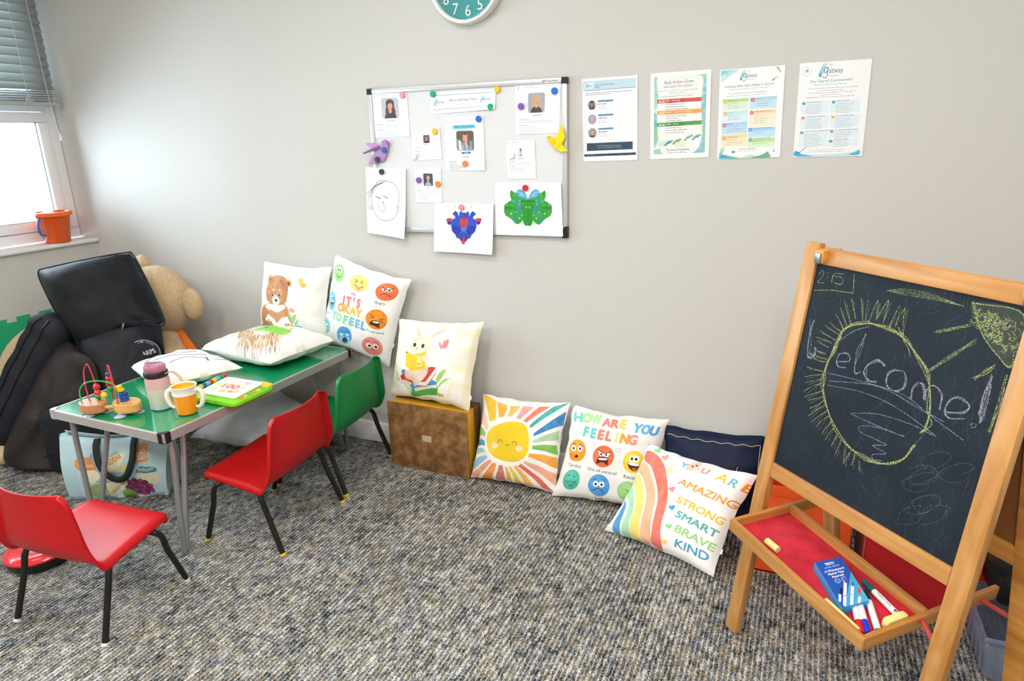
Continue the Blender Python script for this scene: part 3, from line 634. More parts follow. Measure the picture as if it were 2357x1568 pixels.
# folded paper birds
def bird(facets, label, col, dark, y0=-.0195):
    b = thing('paper_bird', label, 'paper bird', (sum(p[0] for p in facets[0][1]) / len(facets[0][1]), y0, min(p[1] for f in facets for p in f[1])), group='folded paper birds')
    for nm, P, d, c in facets:
        m = M(); n = len(P); m.prism([(x, y0 - dy, z) for (x, z), dy in zip(P, d)], (0, -.0012, 0)); obj(nm, m, mat('paper_' + c, c, .7), b, smooth=0)
PU, PUD = 'b58ac4', '7d4f8f'
bird([('body', [(.047, 1.426), (.060, 1.456), (.078, 1.462), (.092, 1.44), (.089, 1.418), (.062, 1.372), (.02, 1.36), (-.024, 1.354), (.008, 1.40)], [.004, .006, .006, .006, .005, .004, .002, .002, .004], PU),
      ('wing', [(-.02, 1.448), (.03, 1.449), (.046, 1.438), (.03, 1.424), (.006, 1.425)], [.014, .010, .006, .007, .012], 'c79ad2'), ('wing', [(.046, 1.436), (.05, 1.424), (.02, 1.416), (-.03, 1.402), (-.037, 1.406), (.012, 1.425)], [.008, .008, .011, .02, .02, .011], PUD),
      ('head', [(.078, 1.462), (.100, 1.449), (.090, 1.43), (.082, 1.448)], [.008, .008, .006, .006], '8d5c9e')], 'purple folded paper bird pinned at the left edge of the whiteboard', PU, PUD)
YE = 'f4d800'
bird([('body', [(.854, 1.448), (.846, 1.425), (.845, 1.411), (.86, 1.412), (.884, 1.427), (.872, 1.445)], [.006] * 6, YE), ('head', [(.820, 1.458), (.84, 1.457), (.856, 1.447), (.848, 1.424), (.829, 1.435)], [.006, .007, .008, .007, .006], 'efce00'),
      ('wing', [(.858, 1.440), (.884, 1.502), (.892, 1.478), (.899, 1.453), (.884, 1.427), (.860, 1.412)], [.010, .022, .02, .016, .01, .008], 'fbe000'), ('tail', [(.884, 1.427), (.910, 1.402), (.881, 1.398), (.858, 1.411)], [.008, .014, .012, .007], 'f0d400')],
     'yellow folded paper bird at the right edge of the whiteboard', YE, YE)
m = M(); m.ball((.8285, -.0285, 1.4525), .0016, u=8, v=6); e = obj('eye', m, BLK, [o for o in bpy.data.objects if o.name.startswith('paper_bird')][-1])

# ================================================================== POSTERS
def frame_wash(A, cols, n, seed, inset):
    r = np.random.default_rng(seed)
    for k in range(n):
        t = r.random() * 4; s = int(t); f = t - s; w_, h_ = A.w, A.h
        x, y = [(f * w_, 0), (w_, f * h_), (f * w_, h_), (0, f * h_)][s]; rr = inset * (.5 + r.random())
        A.ell(x, y, rr * (1.3 if s % 2 == 0 else .8), rr * (.8 if s % 2 == 0 else 1.3), cols[int(r.random() * len(cols))], .55, .5)
# 1: designated officers
Q = [(75, 92), (1030, 22), (1025, 1478), (100, 1510)]
A = Art(600, 850, 'eff0f6', Q); A.poly([(90, 135), (1005, 68), (1000, 228), (95, 295)], 'bfdbe8'); A.line([(120, 294), (1000, 228)], 4, '4a6478', smooth=False)
A.poly([(130, 165), (275, 153), (275, 252), (130, 262)], 'dfe9f1'); p = A.pt([(150, 235)])[0]; logo(A, p[0], p[1], 42)
A.text('The Gaitway Organisation', (297, 165), (455, 153), 8, '5a7a8c'); A.text('Designated Child Protection', (297, 208), (630, 183), 16, '2b4a60', .008); A.text('Officers', (297, 248), (388, 240), 16, '2b4a60', .008)
A.greek(135, 340, 945, 282, '3c4250', 8, .8); A.greek(135, 370, 570, 340, '3c4250', 8, .8)
for k, (y, bgc, hr, sk, tp) in enumerate(((540, '9aa2ae', '2c2426', 'b98878', '2a2a34'), (782, '98a4bd', 'c8a09a', 'e0a8ac', 'c58c9c'), (1018, '8a96a0', 'b09070', 'd8a890', '33302f'))):
    (x0, y0), (x1, y1) = A.pt([(172 + k * 6, y - 80)])[0], A.pt([(320 + k * 4, y + 80)])[0]; portrait(A, x0, y0, x1, y1, bgc, hr, sk, tp, k != 1, True)
    A.line([(362 + k * 3, y - 70), (600, y - 84)], 17, '3d7d9f', smooth=False); A.greek(372, y - 71, 590, y - 83, 'cfe2ec', 4, .6)
    A.greek(346 + k * 5, y - 20, 500 + k * 8, y - 28, '3a4250', 12, .85); A.greek(346 + k * 5, y + 15, 490, y + 10, '8a919c', 7, .6); A.greek(346 + k * 5, y + 55, 508, y + 46, '6d7480', 7, .6)
A.poly([(160, 1195), (945, 1158), (945, 1290), (160, 1328)], '1f3f58'); A.greek(335, 1236, 750, 1222, 'e6edf2', 9, .8); A.greek(335, 1270, 755, 1252, 'e6edf2', 9, .8)
A.poly([(115, 1385), (998, 1345), (998, 1388), (115, 1424)], '18304a'); A.greek(160, 1404, 300, 1398, 'cdd6de', 7, .7); A.greek(690, 1382, 950, 1374, '9fb0bf', 5, .6)
sheet('wall_poster', (.954, 1.659), (1.165, 1.662), (1.173, 1.364), (.962, 1.360), A, 'laminated poster with three round staff portraits beside the whiteboard', y=-.0015, group=None, rough=.3, coat=.6, cat='poster')
# 2: red amber green
Q = [(52, 135), (1030, 62), (985, 1480), (50, 1512)]
A = Art(600, 850, 'f1f1f1'); B = Art(520, 760, 'eef1f0'); frame_wash(B, ['5fb6bd', '7cc4c4', '9ad0c6', '8fc4d8', 'b9d9b0', '4aa8b8'], 90, 4, 55); B.ell(40, 560, 60, 50, 'c3d05a', .5, .5); B.ell(480, 520, 50, 55, 'c8d460', .45, .5); B.ell(490, 420, 55, 60, '8bb8de', .5, .5)
A.a[40:800, 38:558] = B.a; A.H = homog(Q, [(0, 0), (600, 0), (600, 850), (0, 850)])
A.blob([(170, 200), (500, 150), (850, 160), (900, 300), (860, 480), (880, 1000), (850, 1250), (700, 1420), (300, 1440), (200, 1300), (160, 900), (180, 500)], 'f0f1f0', .93)
for t, a, b, c in (('Red', (280, 312), (372, 304), '243a5a'), ('Amber', (412, 300), (570, 288), 'c02a3a'), ('Green', (608, 284), (752, 272), '1f7a34')): A.text(t, a, b, 33, c, .012)
A.ell(390, 287, 8, 9, 'c02a3a'); A.ell(588, 270, 8, 9, '1f7a34'); A.line([(215, 330), (825, 288)], 1.5, '9aa8a8', smooth=False); A.text('Supporting Each Other at Gaitway', (262, 366), (725, 334), 20, '3a5a6c', .006)
A.line([(250, 392), (700, 352)], 1.2, '9aa8a8', smooth=False)
for x0, y0, x1, y1 in ((185, 425, 820, 382), (345, 452, 630, 430)): A.greek(x0, y0, x1, y1, '70777c', 8, .7)
A.line([(240, 490), (830, 445)], 1.2, '9aa8a8', smooth=False); A.greek(222, 515, 490, 495, '5d6468', 10, .8); A.text('Red', (505, 498), (545, 494), 13, 'd0392b'); A.text('Amber', (560, 494), (625, 489), 13, 'e8912a'); A.greek(635, 486, 730, 478, '5d6468', 9, .7)
for y, c, c2, t in ((580, 'c22a33', 'e2574d', 'RED - I need help'), (765, 'e88f2b', 'f0b040', 'Amber - I am ok but give support'), (955, '2c7d3a', '57ad3c', 'Green - I am ok')):
    A.poly([(160, y - 22), (880, y - 68), (862, y - 35), (885, y - 18), (850, y - 2), (160, y + 42)], c, 1, .12); A.poly([(600, y - 48), (880, y - 68), (885, y - 16), (600, y + 14)], c2, .7, .4)
    for x in (205, 262): A.ell(x, y + (18 if x < 220 else 10), 30, 30, 'f6f6f4'); A.ell(x, y + (18 if x < 220 else 10), 25, 25, c); A.ell(x, y + (18 if x < 220 else 10), 12, 13, 'f6f6f4')
    A.text(t, (305, y + 8), (305 + len(t) * 13, y + 8 - len(t) * .8), 17, 'ffffff', .006)
    for k, L in enumerate(((270, 295, 350), (320, 160, 245), (235, 330, 280))[[580, 765, 955].index(y)]): yy = y + 58 + k * 38; A.ell(300, yy, 6, 6, c); A.greek(315, yy, 315 + L, yy - L * .055, '3f4448', 9, .8)
A.line([(240, 1118), (795, 1090)], 1.2, '9aa8a8', smooth=False); A.blob([(190, 1230), (330, 1200), (360, 1260), (200, 1310)], 'a9c98f', .5, .4); A.blob([(430, 1250), (560, 1220), (610, 1300), (460, 1330)], 'd5d9a0', .5, .4)
for x, y, c in ((330, 1255, '2f86a8'), (460, 1230, '5aa84a'), (645, 1170, '63b094'), (770, 1160, '3f9a94')):
    A.blob([(x - 60, y + 40), (x - 20, y - 10), (x + 30, y - 40), (x + 62, y - 30), (x + 55, y - 2), (x + 5, y + 12), (x - 30, y + 44)], c, .95, .2)
    for k in range(4): A.ell(x + 60 + k * 8, y - 48 + k * 6, 7, 7, '3c5a78')
A.text('The Gaitway Organisation', (305, 1378), (675, 1362), 22, '2b4a60', .006); A.text('Moving Forward Through Therapy', (340, 1415), (628, 1403), 12, '4a6478')
sheet('wall_poster', (1.212, 1.664), (1.424, 1.667), (1.432, 1.371), (1.221, 1.366), A, 'laminated Red Amber Green poster with teal watercolour border', y=-.0015, rough=.3, coat=.6, cat='poster')
# 3: looking after each other
Q = [(115, 142), (1118, 62), (1038, 1478), (68, 1515)]
A = Art(600, 850, 'f3f4f6', Q); A.poly([(130, 155), (420, 130), (300, 210), (130, 330)], '8fcfe0', .8, .6); A.poly([(130, 155), (300, 142), (130, 245)], '4fb6d0', .6, .4)
for k in range(5): A.line([(980 + k * 14, 95 + k * 16), (1020 + k * 9, 100 + k * 18)], 6, ['2a9ab5', '3fae9a', '58b87a', '74c060', '8fcb70'][k]); A.line([(930 + k * 20, 295 - k * 14), (945 + k * 20, 270 - k * 13)], 7, ['1f9fae', '58bfb0', '8fd0b5', 'b4dcb8', 'd0e8d0'][k])
A.ell(930, 290, 15, 14, '1f9fae'); p = A.pt([(435, 290)])[0]; logo(A, p[0], p[1], 92, word=True)
A.text('Looking After Each Other', (195, 418), (735, 378), 24, '1f6f96', .012); A.text('at Gaitway', (745, 376), (950, 358), 22, '3a9ab5', .008); A.text('Being kind - Being safe - Caring for each other', (270, 452), (865, 405), 12, '6b8fa8')
A.greek(245, 508, 855, 462, '6b7c8c', 9, .75); A.greek(215, 548, 825, 500, '6b7c8c', 8, .6)
BX = [((158, 592, 558, 565, 545, 735, 150, 760), 'dcebd6', 'a9dc86', (198, 635), 'f2a51c', 'Be Kind', '2f8a3a'), ((575, 560, 990, 533, 980, 715, 568, 742), 'c5dff0', 'a8d2ee', (620, 600), 'd6283a', 'Listen', '2f86b8'), ((148, 780, 548, 752, 540, 925, 145, 945), 'd6ebf0', 'c2e6ec', (200, 815), 'f0a030', 'Listen', '2f9ab0'),
      ((568, 760, 980, 735, 968, 992, 555, 1015), 'fdebd0', 'fbd49a', (605, 797), 'd6384a', 'Things we do NOT do', '4a4030'), ((140, 955, 540, 930, 535, 1105, 135, 1128), 'bcdaf0', 'a8d0f0', (185, 990), 'd6384a', 'Be Safe', '2f7fc0'), ((550, 1030, 968, 1005, 960, 1160, 548, 1178), 'c2e0f4', 'a0d0f4', (585, 1055), '1f86d0', 'If you see feeling sad', '1f6fb8'),
      ((138, 1140, 535, 1118, 528, 1305, 130, 1325), 'fde6c4', 'fad8a0', (180, 1190), 'e8863a', 'Staff support', '3a3430'), ((548, 1195, 958, 1178, 950, 1310, 540, 1328), 'd8eecb', 'b0e08a', (585, 1210), '2f9ad0', 'At the end of every session', '2f7a34')]
for (x0, y0, x1, y1, x2, y2, x3, y3), c, ch, (ix, iy), ic, t, tc in BX:
    A.poly([(x0, y0), (x1, y1), (x2, y2), (x3, y3)], c, 1, .1); hh = 52; A.poly([(x0, y0), (x1, y1), (x1 - 3, y1 + hh), (x0 - 3, y0 + hh)], ch, .9); A.ell(ix, iy, 28, 28, ic); A.ell(ix, iy, 12, 13, 'ffffff', .8)
    A.text(t, (ix + 45, iy - 8), (ix + 45 + min(len(t) * 13, 260), iy - 8 - min(len(t) * 13, 260) * .07), 13, tc, .006); n = int((y3 - y0) / 40)
    for k in range(1, n): A.greek(ix + 35, iy - 5 + k * 32, ix + 35 + 150 + 110 * A.rng.random(), iy - 18 + k * 32, '6b7c8c', 8, .6)
A.blob([(95, 1500), (180, 1440), (300, 1460), (430, 1480), (600, 1440), (720, 1460), (860, 1380), (870, 1490), (500, 1500)], '8fcf9a', .7, .4); A.blob([(95, 1500), (150, 1440), (260, 1470), (400, 1490), (250, 1502)], '1fa0c8', .9, .2); A.blob([(600, 1490), (760, 1440), (860, 1400), (870, 1480)], '2f9a6a', .8, .3)
for k in range(6): A.line([(100 + k * 4, 1455 - k * 22), (125 + k * 8, 1440 - k * 20), (150 + k * 8, 1442 - k * 24)], 6, ['1a6f7c', '2a8a8a', '3f9f8f', '5ab59a', '7cc8a8', '9ad8b8'][k])
A.ell(320, 1398, 30, 20, '2a9ac0', .9, .2, -12); A.text('The Gaitway Organisation', (400, 1365), (680, 1350), 15, '2a7fb0'); A.greek(385, 1392, 668, 1378, '7fa8c8', 8, .6)
A.ell(938, 1385, 78, 76, 'f6f8fb'); A.line([(938 + 62 * math.cos(t * .35), 1385 + 62 * math.sin(t * .35)) for t in range(18)], 2, 'a0b4d4', closed=True); A.poly([(920, 1362), (962, 1358), (964, 1396), (922, 1398)], '6f9fd6', .8, .5)
sheet('wall_poster', (1.453, 1.662), (1.663, 1.666), (1.671, 1.369), (1.461, 1.363), A, 'laminated Looking After Each Other poster with coloured text boxes', y=-.0015, rough=.3, coat=.6, cat='poster')
# 4: our shared commitment
Q = [(165, 162), (1185, 92), (1043, 1472), (65, 1490)]
A = Art(600, 850, 'f2f3f5', Q); p = A.pt([(445, 340)])[0]; logo(A, p[0], p[1], 118)
A.line([(265 + 62 * math.cos(t * .35), 280 + 66 * math.sin(t * .35)) for t in range(18)], 2, '9ab0d4', closed=True); A.poly([(242, 252), (288, 248), (284, 290), (240, 292)], '5a8fd6', .8, .5)
A.text('Our Shared Commitment', (308, 440), (905, 398), 25, '2386a6', .014); A.text('Moving Forward Through Therapy', (368, 478), (830, 448), 13, '7fa8bc')
for x0, y0, x1, y1 in ((275, 525, 990, 482), (398, 552, 768, 528), (280, 588, 965, 548), (448, 610, 735, 590), (245, 650, 945, 612)): A.greek(x0, y0, x1, y1, '6b7884', 8, .65)
for k, (x0, y0, x1, y1, t, ic) in enumerate(((180, 712, 585, 880, 'Respect & Kindness', '1fae94'), (600, 690, 1020, 858, 'Safe to Speak Up', '1f9ac8'), (170, 918, 575, 1090, 'Collaboration & Support', 'e0844a'), (592, 900, 1010, 1070, 'Inclusion & Belonging', 'e8b02a'), (150, 1125, 560, 1350, 'Focus When Working With Children', '4ab08a'), (575, 1105, 1000, 1215, 'Our Culture & Representation', '3fa0b0'), (560, 1245, 990, 1345, 'Living Our Mission', '2a9ac0'))):
    A.poly([(x0, y0), (x1, y0 - 28), (x1 - 12, y1 - 20), (x0 - 12, y1)], 'd6e8f3', .75, .35); A.ell(x0 + 38, y0 + 18, 26, 22, ic, .95, .2); A.text(t, (x0 + 82, y0 + 10), (x0 + 82 + len(t) * 11.5, y0 + 10 - len(t) * .7), 13, '4a7d9a', .004)
    for j in range(int((y1 - y0) / 27)): A.greek(x0 + 75 - j * 2, y0 + 42 + j * 26, x0 + 330 - 70 * A.rng.random(), y0 + 28 + j * 26, '73828e', 7, .65)
A.blob([(95, 1475), (100, 1395), (180, 1440), (400, 1455), (700, 1440), (880, 1420), (998, 1380), (992, 1452), (500, 1475)], '8fd0e6', .7, .4); A.blob([(95, 1475), (100, 1400), (200, 1450), (330, 1470)], '1f9fd6', .9, .2); A.blob([(850, 1450), (960, 1410), (998, 1385), (992, 1455)], '1fa6d6', .9, .2)
A.ell(135, 1428, 30, 18, '2a9ad0'); 
for k in range(5): A.line([(165 + k * 16, 1420 - k * 14), (190 + k * 14, 1395 - k * 10), (205 + k * 12, 1380 - k * 8)], 6, ['2a9ad0', '3fa8d0', '55b4cc', '6cc0cc', '80cad0'][k])
A.greek(275, 1388, 785, 1375, '7fa0b4', 9, .6); A.greek(275, 1415, 770, 1402, '7fa0b4', 9, .6)
sheet('wall_poster', (1.708, 1.668), (1.920, 1.669), (1.925, 1.370), (1.713, 1.368), A, 'laminated Our Shared Commitment poster, the last of the row of posters', y=-.0015, rough=.3, coat=.6, cat='poster')

# ================================================================== TABLE
NL, NR, FR, FL = Vector((-.808, -1.112)), Vector((-.190, -1.124)), Vector((-.162, -.092)), Vector((-.780, -.080))
ZTAB = .508
tb = thing('folding_table', 'low green topped folding table with aluminium edge and twin tube legs', 'table', (-.48, -.585, 0))
TG = mat('green_laminate', '0d8a57', .22, coat=.8); EDGE = mat('table_edge_aluminium', 'c9c6c4', .38, .5); TUBE = mat('grey_steel_tube', 'a5a7aa', .35, .6)
def inset(k):
    c = (NL + FR) / 2; return [p + (c - p).normalized() * k for p in (NL, NR, FR, FL)]
m = M(); m.prism([(p.x, p.y, ZTAB - .03) for p in inset(.006)], (0, 0, .0295)); obj('tabletop', m, TG, tb, smooth=0)
rim = [NL, NR, FR, FL]
for i in range(4):
    a, b = rim[i], rim[(i + 1) % 4]; d = (b - a).normalized(); n = Vector((d.y, -d.x)); m = M()
    pr = [(-.006, 0), (.001, 0), (.002, -.002)]
    for k in range(4): pr += [(.002, -.004 - k * .0075), (.002, -.0095 - k * .0075), (0, -.010 - k * .0075), (0, -.011 - k * .0075)]
    pr += [(.002, -.0345), (-.006, -.0345)]
    aa = a + d * .0; P = [(aa.x + n.x * u, aa.y + n.y * u, ZTAB + v + .0012) for u, v in pr]; L = (b - a).length
    m.prism(P, (d.x * L, d.y * L, 0)); obj('edge_strip', m, EDGE, tb, smooth=0)
for i in range(4):
    p = rim[i]; a = (rim[i - 1] - p).normalized(); b = (rim[(i + 1) % 4] - p).normalized(); o_ = -(a + b).normalized() * .004; m = M(); q = p + o_
    P = [q + a * .030, q + a * .010, q + (a + b) * .003, q + b * .010, q + b * .030, q + b * .030 + a * .012, q + (a + b) * .018, q + a * .030 + b * .012]
    m.prism([(v.x, v.y, ZTAB - .036) for v in P], (0, 0, .0385)); obj('corner_cap', m, BLK if i else mat('grey_corner_plastic', 'a9a5a8', .4), tb, smooth=50)
def table_leg(p, inw, along):
    """a pair of tubes that leave the underside apart and meet at one foot"""
    foot = p + inw * .055 + along * .035; m = M(); f = Vector((foot.x, foot.y, 0))
    for s in (0, 1):
        t = p + inw * (.035 + .065 * s) + along * (.05 + .10 * s); e = f + Vector((inw.x, inw.y, 0)) * (.008 * s) + Vector((along.x, along.y, 0)) * (.017 * s)
        m.tube([(t.x + inw.x * .07, t.y + inw.y * .07, ZTAB - .042), (t.x + inw.x * .02, t.y + inw.y * .02, ZTAB - .05), (t.x, t.y, ZTAB - .085), tuple(e + Vector((0, 0, .2)) * 1.0 + Vector((t.x - e.x, t.y - e.y, 0)) * .45), (e.x, e.y, .001)], .0105, 10, 5)
    return obj('leg', m, TUBE, tb)
ux = (NR - NL).normalized(); uy = (FR - NR).normalized()
for p, i_, a_ in ((NL, ux, uy), (NR, -ux, uy), (FR, -ux, -uy), (FL, ux, -uy)): table_leg(p, i_, a_)
for s, q in ((NL, uy), (FL, -uy)):
    a = s + q * .09 + ux * .12; b = a + ux * .37; m = M(); m.box((0, -.012, ZTAB - .052), (.37, .012, ZTAB - .034), .003, Matrix.Translation((a.x, a.y, 0)) @ Matrix.Rotation(math.atan2(ux.y, ux.x), 4, 'Z')); obj('leg_bracket', m, BLK, tb)

# ================================================================== CHAIRS
PROF = [(.158, .262, .150), (.164, .272, .164), (.160, .283, .172), (.125, .288, .178), (.06, .282, .183), (-.01, .275, .187), (-.07, .268, .191), (-.108, .266, .197), (-.130, .276, .202), (-.140, .305, .199), (-.145, .35, .189), (-.147, .40, .181), (-.149, .45, .173), (-.151, .49, .166), (-.153, .512, .157), (-.156, .525, .138)]
def chair(label, shell_col, foot_col, loc, rotz, sc=1.0):
    t = thing('plastic_chair', label, 'chair', loc, rotz, 'small plastic classroom chairs')
    PL = mat('chair_plastic_' + shell_col, shell_col, .42, spec=.45, bump=.05, bscale=400)
    us = [-1.035, -1.0, -.94, -.8, -.6, -.35, 0, .35, .6, .8, .94, 1.0, 1.035]
    m = M(); P = catmull([(a, b, c) for a, b, c in PROF], 2); n = len(P) - 1
    def f(a, b):
        u = us[round(a * (len(us) - 1))]; x, z, hw = P[round(b * n)]; k = min(1, max(0, (z - .270) / .06)) if x < -.09 else 0
        c = 1 - min(1, abs(u)) ** 2; q = Vector((x, u * hw, z))
        q.x -= k * .034 * c; q.z -= (1 - k) * .010 * c * (1 if x < .15 else .3)
        if abs(u) > 1: q.x -= .026 * k; q.z -= .026 * (1 - k)
        elif abs(u) == 1: q.x -= .004 * k; q.z -= .003 * (1 - k)
        return q
    m.grid(f, len(us) - 1, n); s = obj('seat_shell', m, PL, t, local=True, smooth=70, solid=.006, offset=0)
    md = s.modifiers.new('soften', 'SUBSURF'); md.levels = 1; md.render_levels = 1
    BT = mat('black_tube', '15130f', .35, bump=.03)
    FT = mat('ferrule_' + foot_col, foot_col, .5)
    for sx in (1, -1):
        for sy in (1, -1):
            top = Vector((.055 * sx, .095 * sy, .254)); ft = Vector((.175 * sx, .197 * sy, 0)); m = M()
            K = Vector((.100 if sx > 0 else -.088, .182 * sy, .246))
            m.tube([top, top.lerp(K, .75), K + Vector((.012 * sx, .004 * sy, -.022)), K.lerp(ft, .35), K.lerp(ft, .65), ft + (K - ft) * .02], .0103, 10, 4)
            l = obj('leg', m, BT, t, local=True)
            m = M(); d = (K - ft).normalized(); m.tube([ft, ft + d * .011], .0114, 10); g = obj('foot_tip', m, FT, l, local=True); g.matrix_parent_inverse = Matrix.Translation(l.location).inverted()
    t.scale = (sc,) * 3
    for sx in (1, -1):
        m = M(); m.tube([(.055 * sx, -.1, .253), (.055 * sx, .1, .253)], .009, 8); obj('seat_rail', m, BT, t, local=True)
    return t
chair('red plastic child chair seen from behind, in the lower left corner beside the table end', 'c00c14', 'e8e2d4', (-.275, -1.385, 0), math.radians(94.8), .955)
chair('red plastic child chair with yellow foot tips in front of the green chair', 'b8090e', 'e8c21c', (-.071, -.78, 0), math.radians(-175.75))
chair('green plastic child chair at the far end of the table', '0c8043', 'e8c21c', (-.115, -.340, 0), math.radians(184.2))

# ================================================================== CUSHIONS
WHITE_FAB = mat('cushion_back_cloth', 'efeeea', .85, bump=.15, bscale=900, sheen=.2)
def cushion(name, corners, thick, material, label, group='printed cushions', seed=0, pinch=.07, sag=0.0, fill=.42, tag=None, cat='cushion', wr=.006, corner_t=.0):
    """corners tl, tr, br, bl of the seam; the printed side faces their normal"""
    C = [Vector(c) for c in corners]; nrm = ((C[1] - C[3]).cross(C[0] - C[2])).normalized()
    if nrm.y > .2 and abs(nrm.z) < .8: nrm = -nrm
    if abs(nrm.z) >= .8 and nrm.z < 0: nrm = -nrm
    N = 30; off = Vector((seed * 3.7, seed * 1.3, seed * .7))
    def f(a, b, side):
        s, t = 2 * a - 1, 2 * b - 1
        s2 = s * (1 - pinch * (1 - t * t)); t2 = t * (1 - pinch * (1 - s * s)); A_, B_ = (s2 + 1) / 2, (t2 + 1) / 2
        p = C[3] * (1 - A_) * (1 - B_) + C[2] * A_ * (1 - B_) + C[0] * (1 - A_) * B_ + C[1] * A_ * B_
        g = max(0.0, (1 - s * s) * (1 - t * t)); h = thick * g ** fill
        e = noise.noise(Vector((s * 2.2, t * 2.2, side * 5)) + off) * .010 + noise.noise(Vector((s * 5, t * 5, side * 3)) + off) * wr * (1 - g * .6)
        rad = math.sin(math.atan2(t, s) * 9 + seed) * wr * .9 * (max(abs(s), abs(t)) ** 3) * (g ** .3)
        ed = noise.noise(Vector((s * 4, t * 4, 9)) + off) * .006
        return p + nrm * (side * h + (e + rad) * g ** .25 * (thick / .07)) + (C[1] - C[0]).normalized() * ed * abs(s) ** 4 + (C[0] - C[3]).normalized() * (ed * abs(t) ** 4) + Vector((0, 0, -sag * (1 - t * t) * 0))
    m = M(); m.grid(lambda a, b: f(a, b, 1), N, N, 0, uv=lambda a, b: (a, b)); m.grid(lambda a, b: f(a, b, -.8), N, N, 1, uv=lambda a, b: (a, b))
    o = obj(name, m, [material, WHITE_FAB], smooth=50); setp(o, label, cat, group)
    if tag:
        b, ln = tag; p = f(1.0, b, 0) if ln > 0 else f(b, 0.0, 0); q = f(1.0, b - .045, 0) if ln > 0 else f(b + .045, 0.0, 0); out = (C[1] - C[0]).normalized() if ln > 0 else (C[3] - C[0]).normalized(); m = M()
        m.prism([p - out * .010, q - out * .010, q + out * abs(ln) * .35, p + out * abs(ln) * .35], nrm * .0012); obj('care_tag', m, mat('white_ribbon', 'f4f4f2', .6), o, smooth=0)
    return o
def face(A, cx, cy, rx, ry, col, kind, rot=0.0, ink='2a2422'):
    c, s = math.cos(math.radians(rot)), math.sin(math.radians(rot)); U = lambda a, b: (cx + (a * rx) * c - (b * ry) * s, cy + (a * rx) * s + (b * ry) * c)
    base = rgb(col); A.ell(cx, cy, rx, ry, col, 1, .12, rot); A.ell(*U(-.15, -.2), rx * .7, ry * .65, np.clip(base * 1.0 + .14, 0, 1), .45, .4, rot); A.ell(*U(.25, .45), rx * .6, ry * .45, base * .88, .35, .5, rot)
    W_ = max(3.0, A.w / 170)
    eye = lambda x, y, r, pr=.45, px=0.0: (A.ell(*U(x, y), rx * r, ry * r, 'fbfbf8', rot=rot), A.ell(*U(x + px, y + .02), rx * r * pr, ry * r * pr, '1d1a1a', rot=rot))
    L = lambda P, k=1.0: A.line([U(*p) for p in P], W_ * k, ink)
    if kind == 'smile':
        for x in (-.2, .2): A.ell(*U(x, -.35), rx * .3, ry * .26, 'fdfdfa', rot=rot); A.ell(*U(x, -.33), rx * .11, ry * .13, '1d1a1a', rot=rot)
        L([(-.42, .18), (-.3, .42), (0, .52), (.28, .38), (.36, .24)])
    if kind == 'silly':
        L([(-.5, -.42), (-.2, -.22), (-.5, -.1)]); L([(.5, -.36), (.22, -.2), (.5, -.02)]); L([(-.55, .16), (-.2, .4), (.2, .46), (.5, .3)]); A.blob([U(-.2, .42), U(.22, .44), U(.2, .72), U(0, .82), U(-.18, .7)], 'f0a09a')
    if kind == 'angry':
        for x in (-.22, .24): A.blob([U(x - .22, -.42), U(x + .2, -.2 if x < 0 else -.35), U(x + .1, -.02), U(x - .18, -.08)], 'fbfbf8'); A.ell(*U(x, -.15), rx * .08, ry * .09, '1d1a1a')
        L([(-.5, -.5), (-.05, -.22)], 1.3); L([(.55, -.42), (.05, -.2)], 1.3); L([(-.5, .42), (-.2, .22), (.15, .3), (.42, .55)])
    if kind == 'wink':
        A.ell(*U(-.25, -.25), rx * .3, ry * .24, 'fbfbf8'); A.ell(*U(-.2, -.25), rx * .12, ry * .14, '1d1a1a'); L([(.15, -.2), (.35, -.32), (.6, -.18)]); A.blob([U(-.45, .08), U(.45, -.05), U(.4, .35), U(.05, .52), U(-.3, .4)], '6b2a2a'); A.blob([U(-.4, .08), U(.4, -.02), U(.3, .12), U(-.3, .18)], 'fbfbf8'); A.blob([U(-.15, .35), U(.25, .28), U(.1, .5)], 'e87a80')
    if kind == 'frus':
        L([(-.6, -.48), (-.2, -.2), (-.55, -.12)]); L([(.65, -.12), (.3, 0), (.6, .22)]); A.blob([U(-.45, .2), U(-.1, .1), U(.35, .22), U(.3, .55), U(.32, .8), U(-.3, .62), U(-.62, .55)], '5a2416'); A.blob([U(-.3, .2), U(.28, .22), U(.2, .36), U(-.2, .34)], 'fbfbf8')
    if kind == 'cry':
        L([(-.5, -.38), (-.15, -.55)]); L([(.2, -.5), (.5, -.3)]); 
        for x in (-.38, .38): A.ell(*U(x, .05), rx * .3, ry * .24, 'd6ecfa'); A.blob([U(x - .2, .1), U(x + .2, .1), U(x + .3, .8), U(x - .3, .8)], 'bfe2f8', .8); L([(x - .28, .05), (x, .2), (x + .28, .05)])
        A.blob([U(-.2, .35), U(.2, .35), U(.3, .75), U(-.3, .75)], '1f3f6a')
    if kind in ('worry', 'pink'):
        for x in (-.3, .32): eye(x, -.02 if kind == 'pink' else .1, .27, .5, .04)
        L([(-.6, -.42), (-.35, -.58), (-.1, -.52)]); L([(.15, -.52), (.4, -.5), (.6, -.3)])
        if kind == 'pink': L([(-.2, .45), (0, .38), (.2, .45)], .8)
    if kind == 'terr':
        for x in (-.42, .32): eye(x, -.2, .27, .42)
        L([(-.6, -.55), (-.35, -.62), (-.2, -.55)]); L([(.2, -.6), (.45, -.52), (.6, -.4)]); A.blob([U(-.22, .5), U(-.05, .36), U(.12, .45), U(.15, .68), U(0, .62), U(-.2, .66)], '4a1f16')
